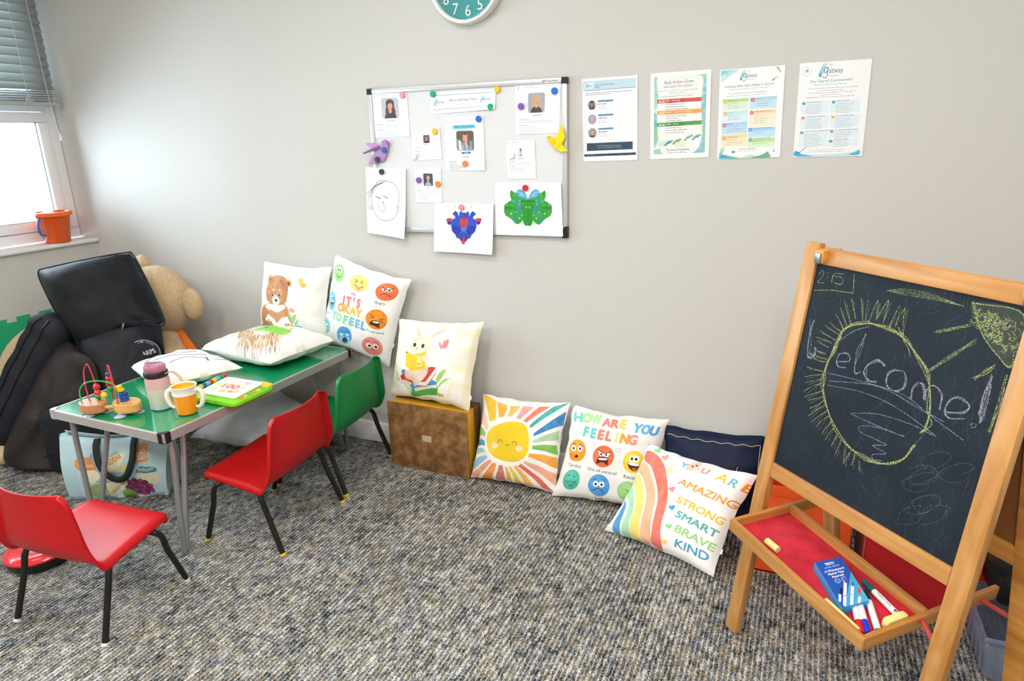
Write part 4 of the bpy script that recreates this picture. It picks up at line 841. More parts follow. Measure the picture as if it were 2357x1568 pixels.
    if kind == 'rage':
        for x in (-.22, .25): A.blob([U(x - .28, -.5 if x < 0 else -.2), U(x + .28, -.22 if x < 0 else -.4), U(x + .16, -.02), U(x - .12, -.02)], 'fbfbf8'); A.ell(*U(x, -.18), rx * .09, ry * .1, '1d1a1a')
        L([(-.6, -.62), (-.08, -.3)], 1.4); L([(.65, -.5), (.08, -.28)], 1.4); A.blob([U(-.5, .2), U(-.2, .02), U(.4, .08), U(.5, .4), U(.45, .78), U(.2, .55), U(-.2, .55), U(-.55, .75)], '4a1a14'); A.blob([U(-.38, .18), U(.38, .14), U(.3, .3), U(-.3, .34)], 'fbfbf8')
    if kind == 'excit':
        for x in (-.18, .2): eye(x, -.3, .3, .42)
        A.blob([U(-.55, .02), U(0, .2), U(.55, .12), U(.45, .6), U(.1, .8), U(-.35, .55)], '5a2a14'); A.blob([U(-.48, .06), U(.5, .14), U(.4, .32), U(-.3, .28)], 'fbfbf8'); A.blob([U(-.1, .6), U(.3, .52), U(.2, .75)], 'ee6a3c')
    if kind == 'calm':
        L([(-.55, .1), (-.35, .25), (-.1, .08)]); L([(.15, .1), (.4, .25), (.6, .05)]); L([(-.55, -.35), (-.2, -.5)]); L([(.15, -.45), (.4, -.3)]); L([(-.15, .62), (.05, .48), (.3, .6)])
    if kind == 'sick':
        for x in (-.3, .25): eye(x, -.12, .27, .4)
        L([(-.55, -.45), (-.2, -.62)]); L([(.2, -.62), (.5, -.45)]); L([(-.5, .55), (-.25, .32), (.2, .34), (.45, .6)]); L([(-.5, .55), (-.48, .4)], .8)
    if kind == 'sleep':
        L([(-.2, -.2), (.05, -.02), (.35, -.15)]); L([(.05, .3), (.1, .4)]); A.blob([U(.05, .38), U(.22, .4), U(.3, .75), U(.1, .8), U(0, .55)], '2f5fb0')
FAB = dict(rough=.85, bump=.12)
# --- It's okay to feel
Q = [(1490, 110), (2290, 385), (2000, 1315), (1255, 1060)]
A = Art(800, 800, 'f4f4f2', Q)
face(A, 1560, 290, 72, 96, '9adf86', 'smile', 8); face(A, 1795, 390, 98, 96, 'fae278', 'silly', 8); face(A, 2080, 490, 112, 102, 'ee6a3a', 'angry', 10); face(A, 1455, 600, 56, 106, '6cc4e4', 'wink', 4); face(A, 1968, 795, 112, 112, 'f08a1c', 'frus', 8); face(A, 1366, 880, 56, 92, '8ad2d4', 'worry', 2); face(A, 1585, 985, 84, 102, '3f9fe0', 'cry', 4); face(A, 1880, 1095, 106, 106, 'e8857c', 'pink', 8)
A.line([(1797 + r * math.cos(r * .42), 975 + r * math.sin(r * .42)) for r in range(2, 24, 2)], 4, 'f2a8a4')
PAL = ['f0857c', 'f29a8a', 'f4a0a0', 'f0908a', 'f2b060', 'f4c860', 'f6d468', 'f0c878', '9adca8', '88d8b8', 'a8e0b8', '9cd4ec', '7cc4f0', '8abcec']
A.text("IT'S", (1585, 620), (1802, 668), 78, ['f0857c', 'f08a84', 'f29a98', 'ee8488'], .058); A.text('OKAY', (1535, 695), (1808, 775), 72, ['f4a860', 'f4bc5c', 'f6cc60', 'f4c458'], .058); A.text('TO', (1455, 790), (1570, 825), 74, ['8cdcb0', 'a0e0b0'], .058); A.text('FEEL', (1580, 835), (1840, 925), 78, ['8cdcc0', '84ccdc', '7cc0ec', '6ab4ee'], .058)
for t, a, b in (('Silly', (1700, 515), (1750, 530)), ('Angry', (1962, 608), (2062, 640)), ('Frustrated', (1850, 925), (2020, 965)), ('Happy', (1470, 425), (1515, 440)), ('Playful', (1383, 735), (1425, 755))): A.text(t, a, b, 22, '2a2a2e' if a[0] > 1600 else '8a8a90', .008)
cushion('cushion', [(-.236, -.048, .954), (.172, -.048, .855), (.024, -.056, .424), (-.378, -.056, .520)], .052, image_mat('feelings_print', A.a, **FAB), "white cushion printed It's okay to feel, leaning behind the table's far corner", seed=1, tag=(.28, .014))
# --- reading bear
Q = [(745, 170), (1465, 270), (1300, 1060), (500, 950)]
A = Art(800, 800, 'f3f2ee', Q)
BR, BL_, BD = 'c98b5c', 'dca878', 'a2663c'
A.blob([(700, 600), (1000, 600), (1010, 900), (930, 960), (640, 930), (640, 720)], 'cf9a70', 1, .15); A.blob([(640, 700), (720, 610), (760, 700), (770, 880), (690, 900), (645, 820)], BR, 1, .2); A.blob([(960, 640), (1000, 660), (1005, 800), (960, 880)], BR, 1, .2)
A.blob([(560, 870), (600, 820), (640, 830), (640, 930), (580, 940)], 'b8a08c'); A.blob([(570, 850), (615, 850), (640, 900), (600, 940), (560, 920)], 'cfe0ea'); A.blob([(640, 850), (760, 840), (770, 900), (650, 930)], '6fb4e0'); A.blob([(980, 860), (1100, 860), (1110, 900), (1000, 900)], '6fb4e0')
A.blob([(720, 620), (770, 590), (980, 610), (970, 650), (900, 680), (860, 690), (800, 660), (750, 640)], 'f6f3ee'); 
for k in range(12): A.line([(735 + k * 21, 610), (745 + k * 21, 668 - abs(k - 6) * 3)], 6, 'f8f6f2')
A.ell(845, 340, 42, 48, BL_, 1, .2); A.ell(845, 345, 24, 28, '6b4a40'); A.ell(1062, 378, 44, 40, BL_, 1, .2); A.ell(1052, 382, 28, 22, '6b4a40')
A.blob([(890, 300), (980, 298), (1045, 350), (1048, 470), (1010, 580), (900, 608), (800, 580), (748, 520), (770, 440), (820, 350)], BR, 1, .25); A.blob([(960, 330), (1040, 400), (1045, 500), (1000, 580), (980, 480)], BD, .5, .4)
A.blob([(850, 500), (900, 495), (925, 560), (890, 606), (835, 590)], 'f8f4ee'); A.ell(884, 552, 17, 15, '4a4644'); A.line([(884, 566), (880, 588), (868, 594)], 3, '6b5a50')
for x, y in ((870, 442), (940, 445)): A.ell(x, y, 13, 12, 'f0dcc4')
for x in (852, 932): A.ell(x, 498, 11, 12, '3c3230')
A.line([(820, 485), (815, 510), (845, 522), (878, 505), (880, 488)], 4, '5a6a74'); A.line([(905, 490), (910, 515), (940, 530), (970, 515), (978, 485)], 4, '5a6a74'); A.line([(880, 492), (905, 490)], 4, '5a6a74')
A.poly([(750, 700), (800, 760), (825, 820), (900, 760), (985, 740), (1010, 850), (930, 890), (820, 890), (760, 850), (690, 760)], 'fbfbf9'); A.ell(720, 830, 46, 52, 'c98b64', 1, .2); A.ell(960, 860, 48, 26, 'cf9a74', 1, .2)
for x, y in ((740, 770), (760, 800), (765, 835), (940, 830), (972, 828), (910, 865)): A.ell(x, y, 6, 8, '3a2a24')
A.poly([(1175, 340), (1200, 330), (1222, 345), (1228, 380), (1250, 400), (1248, 425), (1220, 438), (1195, 425), (1180, 390)], 'f4cc6a', 1, .2); A.ell(1225, 415, 24, 18, 'e8a840', .7, .3)
A.blob([(1030, 660), (1065, 645), (1095, 670), (1080, 695), (1040, 690)], 'f0a494', 1, .2)
for P in ([(1010, 810), (1050, 740), (1100, 720), (1060, 790), (1020, 830)], [(1000, 740), (1015, 700), (1040, 740), (1015, 790)], [(1040, 830), (1110, 775), (1060, 850)]): A.blob(P, 'a4d48a', 1, .25)
A.blob([(630, 560), (670, 520), (660, 580)], 'fadcd8'); A.blob([(640, 600), (660, 570), (655, 620)], 'fadcd8')
cushion('cushion', [(-.672, -.05, .902), (-.262, -.05, .890), (-.312, -.085, .522), (-.738, -.085, .522)], .058, image_mat('bear_print', A.a, **FAB), 'white cushion printed with a bear in glasses, leaning on the wall at the table end', seed=2)
# --- hedgehog, lying flat on the table
Q = [(75, 1040), (905, 755), (1640, 990), (950, 1210)]
A = Art(800, 800, 'f3f2ef', Q)
A.blob([(570, 980), (700, 910), (900, 880), (1100, 885), (1240, 930), (1200, 1010), (1060, 1110), (800, 1160), (640, 1100), (575, 1040)], 'e6cdb4', 1, .15)
r_ = np.random.default_rng(5)
for k in range(420):
    t = r_.random(); q = r_.random(); x = 590 + 470 * t; y = 950 + 40 * math.sin(t * 3) + q * (150 + 40 * t); dx, dy = -22 - 10 * r_.random() + 30 * t, 26 + 14 * r_.random()
    if x < 760 or y > 1040 or y < 930: A.line([(x, y), (x + dx * .8, y + dy * .8)], 3.5, ['9a7050', 'b08866', '84604a', 'c8a486', 'b8965a'][k % 5])
for k in range(60): x = 600 + 560 * r_.random(); A.line([(x, 925 - (x - 600) * .05), (x - 14, 905 - (x - 600) * .03)], 4, ['a87a58', 'c09a78'][k % 2])
A.blob([(460, 1010), (520, 960), (570, 975), (560, 1040), (490, 1045)], 'eadfb4', 1, .2); A.blob([(770, 960), (900, 925), (1000, 930), (1205, 1010), (1080, 1060), (900, 1025), (800, 1010)], '8ad04a', 1, .15); A.line([(930, 1000), (1020, 965), (1190, 1020)], 5, '5aa02c'); A.poly([(875, 940), (945, 955), (940, 972), (870, 960)], '3f8fd0')
A.blob([(990, 915), (1110, 905), (1240, 935), (1180, 975), (1060, 950)], 'f3e3d0', 1, .1); A.ell(1120, 945, 8, 5, '3a2a24'); A.ell(1150, 955, 8, 5, '3a2a24'); A.ell(1205, 975, 10, 6, 'd88a6a'); A.blob([(760, 1000), (880, 1000), (900, 1050), (800, 1040)], 'f4e0d4', .9)
cushion('cushion', [(-.735, -.455, .560), (-.605, -.120, .575), (-.190, -.165, .572), (-.262, -.515, .560)], .07, image_mat('hedgehog_print', A.a, **FAB), 'puffy white cushion printed with a reading hedgehog, lying flat on the green table', seed=3, pinch=.05, fill=.36, tag=(.45, -.012))
# --- cushion with navy strokes lying on the table
Q = [(850, 200), (1480, 65), (1880, 235), (1010, 430)]
A = Art(700, 700, 'f3efe9', Q)
for P, wd in (([(960, 235), (1100, 180), (1250, 160), (1460, 150)], 20), ([(1040, 235), (1180, 205), (1330, 185), (1540, 182)], 18), ([(1190, 265), (1320, 225), (1440, 215), (1540, 215)], 22), ([(1540, 210), (1560, 240)], 18), ([(1620, 215), (1720, 205)], 16), ([(1000, 180), (1100, 165)], 12), ([(1640, 190), (1700, 185)], 10)): A.line(P, wd, '37466e', grain=.1)
A.blob([(880, 290), (930, 270), (950, 310), (900, 330)], 'f6d6d0', .8, .3); A.blob([(1230, 320), (1290, 300), (1300, 340), (1240, 360)], 'f6d6d0', .8, .3); A.blob([(950, 340), (970, 380), (985, 420), (960, 400)], 'f2c8c0', .7, .3); A.blob([(1700, 250), (1760, 245), (1770, 270), (1710, 275)], 'f6d6d0', .8, .3)
cushion('cushion', [(-.835, -.735, .553), (-.725, -.485, .560), (-.370, -.560, .545), (-.540, -.875, .540)], .052, image_mat('navy_stroke_print', A.a, **FAB), 'cream cushion with navy brush strokes lying behind the drinks bottle', seed=4, pinch=.05, fill=.36)
# --- plain cushion on the floor under the table
cushion('cushion', [(-.93, -.44, .075), (-.70, -.03, .20), (-.33, -.20, .20), (-.55, -.40, .07)], .075, mat('satin_grey_cloth', 'e8eaf0', .5, bump=.2, bscale=40, sheen=.3), 'plain silvery white cushion on the carpet under the table', seed=5, pinch=.04, group='plain cushions', fill=.36)
# --- rabbit
Q = [(165, 50), (832, 70), (772, 810), (115, 690)]
A = Art(800, 800, 'f5f3ea', Q)
for k in range(5):
    A.poly([(150 + k * 165, 50), (215 + k * 165, 52), (150 + k * 160, 760), (85 + k * 160, 750)], 'f2e6b4', .5, .3); A.poly([(100, 110 + k * 150), (850, 130 + k * 150), (840, 190 + k * 150), (100, 170 + k * 150)], 'f2e6b4', .5, .3)
A.blob([(240, 130), (560, 110), (680, 200), (660, 460), (620, 640), (560, 700), (260, 700), (190, 560), (200, 300)], 'fbfaf6', .7)
G1 = '9ccc6a'
for P in ([(175, 470), (205, 520), (215, 560), (190, 520)], [(165, 520), (210, 555), (200, 560)], [(520, 550), (560, 480), (608, 455), (580, 520), (535, 580)], [(535, 610), (580, 550), (640, 530), (590, 570), (545, 615)]): A.blob(P, G1, 1, .2)
A.poly([(245, 590), (330, 640), (540, 620), (528, 685), (320, 705), (310, 690)], '4aa83c', 1, .1); A.poly([(250, 595), (310, 690), (318, 640)], 'e8dcc0'); A.poly([(290, 590), (340, 655), (535, 615), (530, 570), (480, 540)], '3f8fc0', 1, .1); A.poly([(345, 625), (530, 590), (532, 615), (348, 655)], 'efe6d0')
A.poly([(220, 520), (265, 470), (490, 435), (525, 440), (440, 560), (360, 600), (230, 555)], 'd23c34', 1, .1); A.poly([(360, 570), (430, 570), (520, 480), (522, 500), (440, 610), (365, 600)], 'f2ead8'); A.line([(360, 600), (438, 615), (525, 490)], 6, 'b8322c', smooth=False); A.poly([(230, 465), (260, 460), (262, 490), (232, 495)], '4a90c8')
SKN, SKD = 'f0dcc8', 'e4c4ac'
A.blob([(320, 100), (345, 110), (382, 175), (345, 190), (322, 150)], SKN, 1, .1); A.blob([(335, 120), (365, 165), (345, 175)], 'f0c4b4', .8); A.blob([(435, 185), (460, 150), (520, 110), (575, 100), (540, 145), (470, 190)], SKN, 1, .1); A.blob([(455, 170), (510, 125), (555, 110), (500, 160)], 'f0c4b4', .8)
A.blob([(380, 170), (440, 185), (465, 250), (440, 305), (370, 335), (305, 310), (300, 250), (325, 200)], SKN, 1, .1); A.ell(328, 250, 11, 17, '3a2c30'); A.ell(397, 256, 12, 18, '3a2c30'); A.ell(347, 276, 6, 6, 'e08a80'); A.line([(347, 282), (347, 296)], 3, '8a5a50'); A.ell(420, 285, 14, 10, 'f4c4b8', .7)
A.blob([(260, 480), (320, 450), (440, 400), (455, 470), (420, 540), (350, 610), (325, 560), (270, 540)], SKN, 1, .12); A.line([(330, 480), (335, 560), (350, 600)], 4, SKD); A.blob([(215, 570), (250, 550), (320, 580), (300, 600), (230, 590)], SKN, 1, .1)
A.poly([(256, 300), (318, 330), (436, 305), (432, 450), (322, 475), (258, 430)], 'f2cc2c', 1, .08); A.line([(320, 330), (322, 474)], 5, 'd8ac1c'); A.poly([(262, 296), (318, 322), (360, 300), (430, 300), (318, 334)], 'cfe4ec'); A.ell(264, 318, 6, 6, '3a3430'); A.blob([(410, 340), (450, 335), (460, 380), (430, 390), (390, 355)], SKN, 1, .1)
for x, y in ((372, 355), (385, 375), (372, 390), (392, 392)): A.ell(x, y, 9, 9, 'fbfbf4')
A.line([(380, 405), (378, 430)], 3, '7aa85a'); A.line([(312, 378), (330, 376)], 4, 'fbf4d0'); A.line([(312, 415), (330, 412)], 4, 'fbf4d0'); A.line([(365, 432), (405, 424)], 10, 'faf0c0')
A.blob([(525, 225), (550, 235), (562, 270), (548, 280)], 'ee9098', 1, .1); A.blob([(565, 215), (600, 198), (605, 235), (585, 275), (562, 265)], 'e88a94', 1, .1); A.blob([(528, 665), (580, 680), (570, 695), (530, 690)], 'e8b02c')
cushion('cushion', [(.119, -.085, .684), (.542, -.075, .700), (.505, -.175, .318), (.068, -.14, .322)], .06, image_mat('rabbit_print', A.a, **FAB), 'cushion printed with a rabbit reading a yellow book, standing on the old brown case', seed=6, tag=(.17, .014))
# --- sun
Q = [(845, 655), (1548, 715), (1385, 1480), (740, 1330)]
A = Art(800, 800, 'f4f2ec', Q); cx, cy = 1064, 1052
RAY = [((845, 655), (960, 700), 'f0c02a', (905, 880), (955, 870)), ((965, 705), (1055, 730), 'f2a83c', (985, 845), (1030, 835)), ((1075, 735), (1160, 735), 'f2b45a', (1060, 830), (1095, 835)), ((1185, 735), (1275, 740), 'ee9a90', (1130, 845), (1165, 855)), ((1310, 740), (1400, 745), 'ee7858', (1190, 870), (1215, 885)), ((1430, 740), (1550, 715), '35a8a0', (1240, 910), (1250, 935)), ((1520, 800), (1500, 920), '2f7fc4', (1270, 985), (1275, 1005)), ((1475, 965), (1460, 1050), 'a8c8a0', (1268, 1040), (1268, 1065)), ((1450, 1090), (1445, 1170), '6fb84c', (1262, 1085), (1258, 1115)), ((1440, 1195), (1432, 1290), 'f2a03c', (1235, 1150), (1225, 1180)), ((1425, 1330), (1410, 1430), 'f2a888', (1190, 1215), (1180, 1235)), ((1385, 1478), (1290, 1440), 'e2604a', (1160, 1240), (1130, 1260)), ((1230, 1430), (1160, 1420), 'f2b054', (1115, 1250), (1095, 1265)), ((1130, 1410), (1080, 1395), 'f0cc38', (1070, 1260), (1050, 1262)), ((1055, 1390), (1015, 1375), 'f0b038', (1035, 1262), (1022, 1260)), ((1000, 1385), (930, 1365), 'c87868', (1005, 1250), (978, 1245)), ((900, 1370), (820, 1350), 'f08c34', (960, 1235), (930, 1225)), ((790, 1345), (735, 1315), 'e8a07c', (925, 1215), (905, 1195)), ((750, 1290), (775, 1190), '8ab4d8', (890, 1185), (875, 1160)), ((795, 1150), (800, 1100), '8accb8', (872, 1140), (865, 1112)), ((800, 1085), (800, 1030), '3f8fb8', (865, 1085), (868, 1045)), ((805, 1000), (812, 920), '8cc468', (870, 1010), (878, 980)), ((815, 885), (830, 760), 'f0c8b4', (885, 960), (905, 930))]
for a, b, c, i1, i2 in RAY:
    m1 = ((a[0] + i1[0]) / 2 + 8, (a[1] + i1[1]) / 2 - 8); m2 = ((b[0] + i2[0]) / 2 + 8, (b[1] + i2[1]) / 2 - 8); A.poly([a, b, m2, i2, i1, m1], c, 1, .25)
A.ell(cx, cy, 200, 205, 'f7f5f0'); A.blob([(1060, 880), (1200, 900), (1235, 1040), (1215, 1160), (1120, 1222), (980, 1200), (895, 1110), (905, 960)], 'f2cc22', 1, .06, 8); A.blob([(905, 960), (960, 930), (940, 1150), (895, 1110)], 'f6dc5a', .6, .4)
A.ell(952, 1083, 27, 25, 'f8e4bc'); A.ell(1152, 1110, 29, 26, 'f8e4bc'); A.line([(978, 1060), (990, 1036), (1008, 1040), (1016, 1060)], 5, '6b4520'); A.line([(1096, 1072), (1108, 1050), (1128, 1054), (1138, 1082)], 5, '6b4520'); A.line([(1040, 1072), (1054, 1084), (1070, 1076)], 5, '6b4520')
cushion('cushion', [(.514, -.055, .358), (.926, -.055, .372), (.914, -.205, .012), (.506, -.20, .010)], .068, image_mat('sun_print', A.a, **FAB), 'cushion printed with a smiling yellow sun and rainbow rays, on the carpet by the case', seed=7)
# --- how are you feeling
Q = [(228, 85), (1040, 215), (890, 1010), (62, 840)]
A = Art(800, 800, 'f3f2ee', Q)
A.text('HOW', (240, 212), (490, 228), 78, ['7cd0c8', 'a8e08c', 'b4e4a0'], .058); A.text('ARE', (500, 245), (715, 272), 74, ['f08c88', 'f08058', 'f6cc60'], .058); A.text('YOU', (760, 300), (970, 350), 76, ['6ab4e0', '6cb0e8', '5ca4dc'], .058)
A.text('FEELING', (320, 330), (800, 420), 84, ['74ccbc', '74ccbc', 'f08874', 'f08860', 'f8dc7c', 'f0a83c', 'ee9494'], .058)
face(A, 280, 460, 82, 95, 'f09c2c', 'terr', 5); A.ell(230, 510, 30, 36, 'e8401c', .35, .5); face(A, 520, 515, 95, 97, 'ee6438', 'rage', 8); face(A, 782, 570, 92, 98, 'f2d02c', 'excit', 8); face(A, 232, 715, 78, 92, '48b8a4', 'calm', 10); face(A, 474, 775, 94, 102, '4a9ae0', 'sick', 6); face(A, 720, 830, 90, 92, '9cd884', 'sleep', 8)
for x, y in ((433, 412), (650, 462)): A.line([(x - 18, y), (x - 8, y - 18), (x + 12, y - 14), (x + 20, y + 4), (x + 6, y + 16), (x - 12, y + 12)], 3, 'e88a88', closed=True)
for t, a, b in (('Terrified', (190, 590), (312, 616)), ('Out of control', (375, 630), (628, 685)), ('Excited', (692, 705), (840, 735)), ('Sick', (425, 908), (492, 918))): A.text(t, a, b, 30, '3a3836', .006)
cushion('cushion', [(.938, -.055, .362), (1.343, -.055, .358), (1.316, -.205, .008), (.900, -.215, .010)], .066, image_mat('how_print', A.a, **FAB), 'white cushion printed How are you feeling, behind the rainbow cushion', seed=8)
# --- you are amazing
Q = [(925, 410), (1705, 640), (1400, 1510), (510, 1125)]
A = Art(800, 800, 'f5f4f1', Q)
ARC = [('e8705c', [(915, 462), (1000, 490), (1070, 580), (1090, 680), (1095, 800), (1060, 960), (1020, 1100), (990, 1310), (905, 1262), (940, 1120), (985, 960), (1005, 830), (995, 700), (960, 590), (890, 530)]), ('f6b48c', [(885, 550), (935, 590), (975, 700), (985, 830), (965, 960), (925, 1120), (895, 1255), (820, 1230), (850, 1060), (900, 900), (905, 770), (880, 670), (840, 620)]), ('f6dc70', [(835, 640), (870, 690), (890, 800), (885, 900), (840, 1060), (800, 1240), (730, 1200), (760, 1040), (810, 920), (815, 800), (780, 690)]), ('a8dcb0', [(775, 745), (800, 800), (795, 920), (745, 1060), (715, 1210), (655, 1185), (680, 1060), (735, 960), (745, 860), (725, 800)]), ('4a9cd4', [(710, 860), (712, 930), (660, 1050), (630, 1170), (580, 1150), (600, 1050), (660, 950)])]
for c, P in ARC: A.blob(P, c, 1, .2)
W6 = [('YOU', (1168, 570), (1400, 640), 46, ['5aa8d4', 'f0b494', 'e87050']), ('ARE', (1430, 668), (1690, 800), 66, ['f2cc50', '7ab8c8', 'f09a30']), ('AMAZING', (1170, 715), (1600, 915), 56, 'f0a040'), ('STRONG', (1160, 870), (1520, 1055), 56, 'f0c438'), ('SMART', (1145, 995), (1470, 1165), 56, '58b0a4'), ('BRAVE', (1130, 1130), (1440, 1285), 58, '9ccf84'), ('KIND', (1112, 1270), (1385, 1375), 62, '4f9cc8')]
for t, a, b, h_, c in W6: A.text(t, a, b, h_, c, .022)
A.blob([(1225, 600), (1235, 560), (1262, 545), (1330, 545), (1310, 580), (1260, 600)], 'f4c0a0', 1, .1); A.ell(1273, 572, 8, 6, '4a3a34'); A.ell(1300, 565, 8, 6, '4a3a34')
for x, y, c in ((1005, 455, '90d090'), (1070, 510, 'f09484'), (1115, 610, 'f4dc80'), (1130, 765, 'ee8c80'), (1122, 920, '4f9cd8'), (1088, 1090, '8ccc7c'), (1035, 1238, 'f4cc60')): hr = math.radians(-60 + (x * 7) % 60); A.poly([(x + 1.75 * (16 * math.sin(t) ** 3 * math.cos(hr) + (13 * math.cos(t) - 5 * math.cos(2 * t) - 2 * math.cos(3 * t) - math.cos(4 * t)) * math.sin(hr)), y + 1.75 * (16 * math.sin(t) ** 3 * math.sin(hr) - (13 * math.cos(t) - 5 * math.cos(2 * t) - 2 * math.cos(3 * t) - math.cos(4 * t)) * math.cos(hr))) for t in [k * PI / 14 for k in range(28)]], c, 1, .15)
cushion('cushion', [(1.298, -.215, .316), (1.706, -.335, .318), (1.598, -.535, .010), (1.182, -.385, .010)], .064, image_mat('rainbow_print', A.a, **FAB), 'rainbow cushion printed You are amazing strong smart brave kind', seed=9, tag=(.26, .016))
# --- navy cushion with stitched edge
NV = mat('navy_cloth', '0c1a38', .5, bump=.5, bscale=16, spec=.25)
nv = cushion('cushion', [(1.325, -.06, .335), (1.72, -.06, .345), (1.74, -.19, .012), (1.335, -.15, .012)], .055, NV, 'dark navy cushion with pale stitching behind the rainbow cushion', seed=11, group='plain cushions', pinch=.05)
m = M(); ST = mat('pale_stitch', 'd9cdb4', .8)
C4 = [Vector(c) for c in ((1.325, -.06, .335), (1.72, -.06, .345), (1.74, -.19, .012), (1.335, -.15, .012))]
def nvp(a, b):
    s, t = 2 * a - 1, 2 * b - 1; s2 = s * (1 - .05 * (1 - t * t)); t2 = t * (1 - .05 * (1 - s * s)); A_, B_ = (s2 + 1) / 2, (t2 + 1) / 2
    p = C4[3] * (1 - A_) * (1 - B_) + C4[2] * A_ * (1 - B_) + C4[0] * (1 - A_) * B_ + C4[1] * A_ * B_; return p + Vector((.03, -.94, .3)) * (.055 * max(0, (1 - s * s) * (1 - t * t)) ** .42 + .004)
m.tube([nvp(.04 + .9 * i / 40, .9 + .008 * math.sin(i)) for i in range(41)], .0013, 5); m.tube([nvp(.94, .9 - .5 * i / 20) for i in range(21)], .0013, 5); m.tube([nvp(.45, .62), nvp(.49, .54), nvp(.56, .54)], .0012, 5, 5); m.tube([nvp(.75, .66), nvp(.72, .56), nvp(.63, .52)], .0012, 5, 5)
obj('stitching', m, ST, nv)

# ================================================================== THINGS ON THE TABLE
# wooden bead toy
toy = thing('bead_toy', 'wooden bead toy with red and green wires on suckers at the near table end', 'toy', (-.535, -1.05, .511))
W1 = wood('toy_wood_brown', 'a5683a', 'c48a58', .4, scale=5); W2 = wood('toy_wood_honey', 'c98a3c', 'e2b06a', .4, scale=5)
for cx, cy, wd_ in ((-.608, -1.072, W1), (-.487, -1.024, W2)):
    m = M(); out = catmull([(cx + .055 * math.cos(t) * (1 + .08 * math.cos(2 * t)), cy + .043 * math.sin(t), 0) for t in [k * PI / 5 for k in range(10)]], 4, True)
    n = len(out); rings = []
    for s, zz in ((.94, .520), (.99, .523), (1, .526), (1, .548), (.985, .552), (.95, .554)): rings.append([m.bm.verts.new((cx + (q.x - cx) * s, cy + (q.y - cy) * s, zz)) for q in out])
    for A_, B_ in zip(rings, rings[1:]):
        for i in range(n): m.bm.faces.new((A_[i], A_[(i + 1) % n], B_[(i + 1) % n], B_[i]))
    m.bm.faces.new(rings[0][::-1]); m.bm.faces.new(rings[-1]); obj('wooden_base', m, wd_, toy)
m = M(); m.tube([(-.575, -1.075, .536), (-.515, -1.045, .536)], .0075, 10); obj('connecting_peg', m, W2, toy)
SUC = mat('clear_sucker', 'c9cbe0', .15, alpha=.55, coat=.5)
for x, y in ((-.60, -1.098), (-.572, -1.048), (-.478, -1.066), (-.452, -1.01)):
    m = M(); m.lathe([(0, .513), (.012, .5125), (.022, .509), (.021, .5105), (.008, .517), (.006, .522), (0, .522)], 20, Matrix.Translation((x, y, .0012))); obj('suction_cup', m, SUC, toy)
WR = mat('red_wire', 'c0202c', .3, coat=.4); WG = mat('green_wire', '22b04a', .3, coat=.4)
w1 = [(-.622, -1.072, .552), (-.648, -1.060, .60), (-.668, -1.042, .655), (-.655, -1.033, .682), (-.640, -1.035, .668), (-.622, -1.038, .61), (-.606, -1.045, .552)]
w2 = [(-.490, -1.055, .552), (-.507, -1.046, .60), (-.535, -1.030, .655), (-.557, -1.018, .684), (-.573, -1.014, .664), (-.570, -1.015, .60), (-.565, -1.022, .553)]
w3 = [(-.640, -1.092, .552), (-.648, -1.085, .595), (-.625, -1.075, .625), (-.585, -1.055, .633), (-.535, -1.035, .622), (-.508, -1.025, .592), (-.498, -1.022, .552)]
for P, c in ((w1, WR), (w2, WR), (w3, WG)): m = M(); m.tube(P, .0027, 8, 6); obj('wire', m, c, toy)
bead = {'r': mat('bead_red', 'd0261e', .3, coat=.4), 'g': mat('bead_green', '1d8a3c', .3, coat=.4), 'y': mat('bead_yellow', 'eec21c', .3, coat=.4), 'b': mat('bead_blue', '1f4fa0', .3, coat=.4)}
for x, y, zz, r, c, kind in ((-.612, -1.043, .601, .0125, 'r', 0), (-.607, -1.046, .580, .0125, 'r', 0), (-.604, -1.048, .566, .0115, 'g', 0), (-.572, -1.018, .613, .0125, 'r', 0), (-.570, -1.018, .592, .0125, 'g', 0), (-.572, -1.018, .632, .010, 'r', 0), (-.572, -1.016, .648, .009, 'b', 1), (-.583, -1.040, .571, .0125, 'y', 0),
    (-.499, -1.022, .559, .017, 'b', 1), (-.499, -1.022, .571, .017, 'b', 1), (-.501, -1.022, .583, .0165, 'b', 1), (-.506, -1.024, .597, .012, 'y', 1), (-.511, -1.026, .608, .011, 'y', 1)):
    m = M()
    if kind: m.lathe([(0, -.0055), (r * .9, -.0055), (r, -.004), (r, .004), (r * .9, .0055), (0, .0055)], 20, Matrix.Translation((x, y, zz)))
    else: m.ball((x, y, zz), r, u=16, v=10)
    obj('bead', m, bead[c], toy)
# drinking bottle
bt = thing('drink_bottle', "frosted child's drinking bottle with pink lid and cord, standing on the green table", 'bottle', (-.405, -.945, .5095))
def frosted():
    m = mat('frosted_bottle', 'f2e4de', .35, trans=.25, coat=.2); nt = m.node_tree; b = nt.nodes['Principled BSDF']
    tc = nt.nodes.new('ShaderNodeTexCoord'); sp = nt.nodes.new('ShaderNodeSeparateXYZ'); r = nt.nodes.new('ShaderNodeValToRGB'); nt.links.new(tc.outputs['Generated'], sp.inputs[0]); nt.links.new(sp.outputs[2], r.inputs[0]); nt.links.new(r.outputs[0], b.inputs['Base Color'])
    r.color_ramp.elements[0].position = .08; r.color_ramp.elements[0].color = (*lin('d6dfe6'), 1); r.color_ramp.elements[1].position = .3; r.color_ramp.elements[1].color = (*lin('e9e6d2'), 1)
    for p, c in ((.62, 'f0e6dc'), (.66, 'f2cfc9'), (.95, 'f0b4b2')): e = r.color_ramp.elements.new(p); e.color = (*lin(c), 1)
    return m
TB = Matrix.Translation((-.405, -.945, .5095))
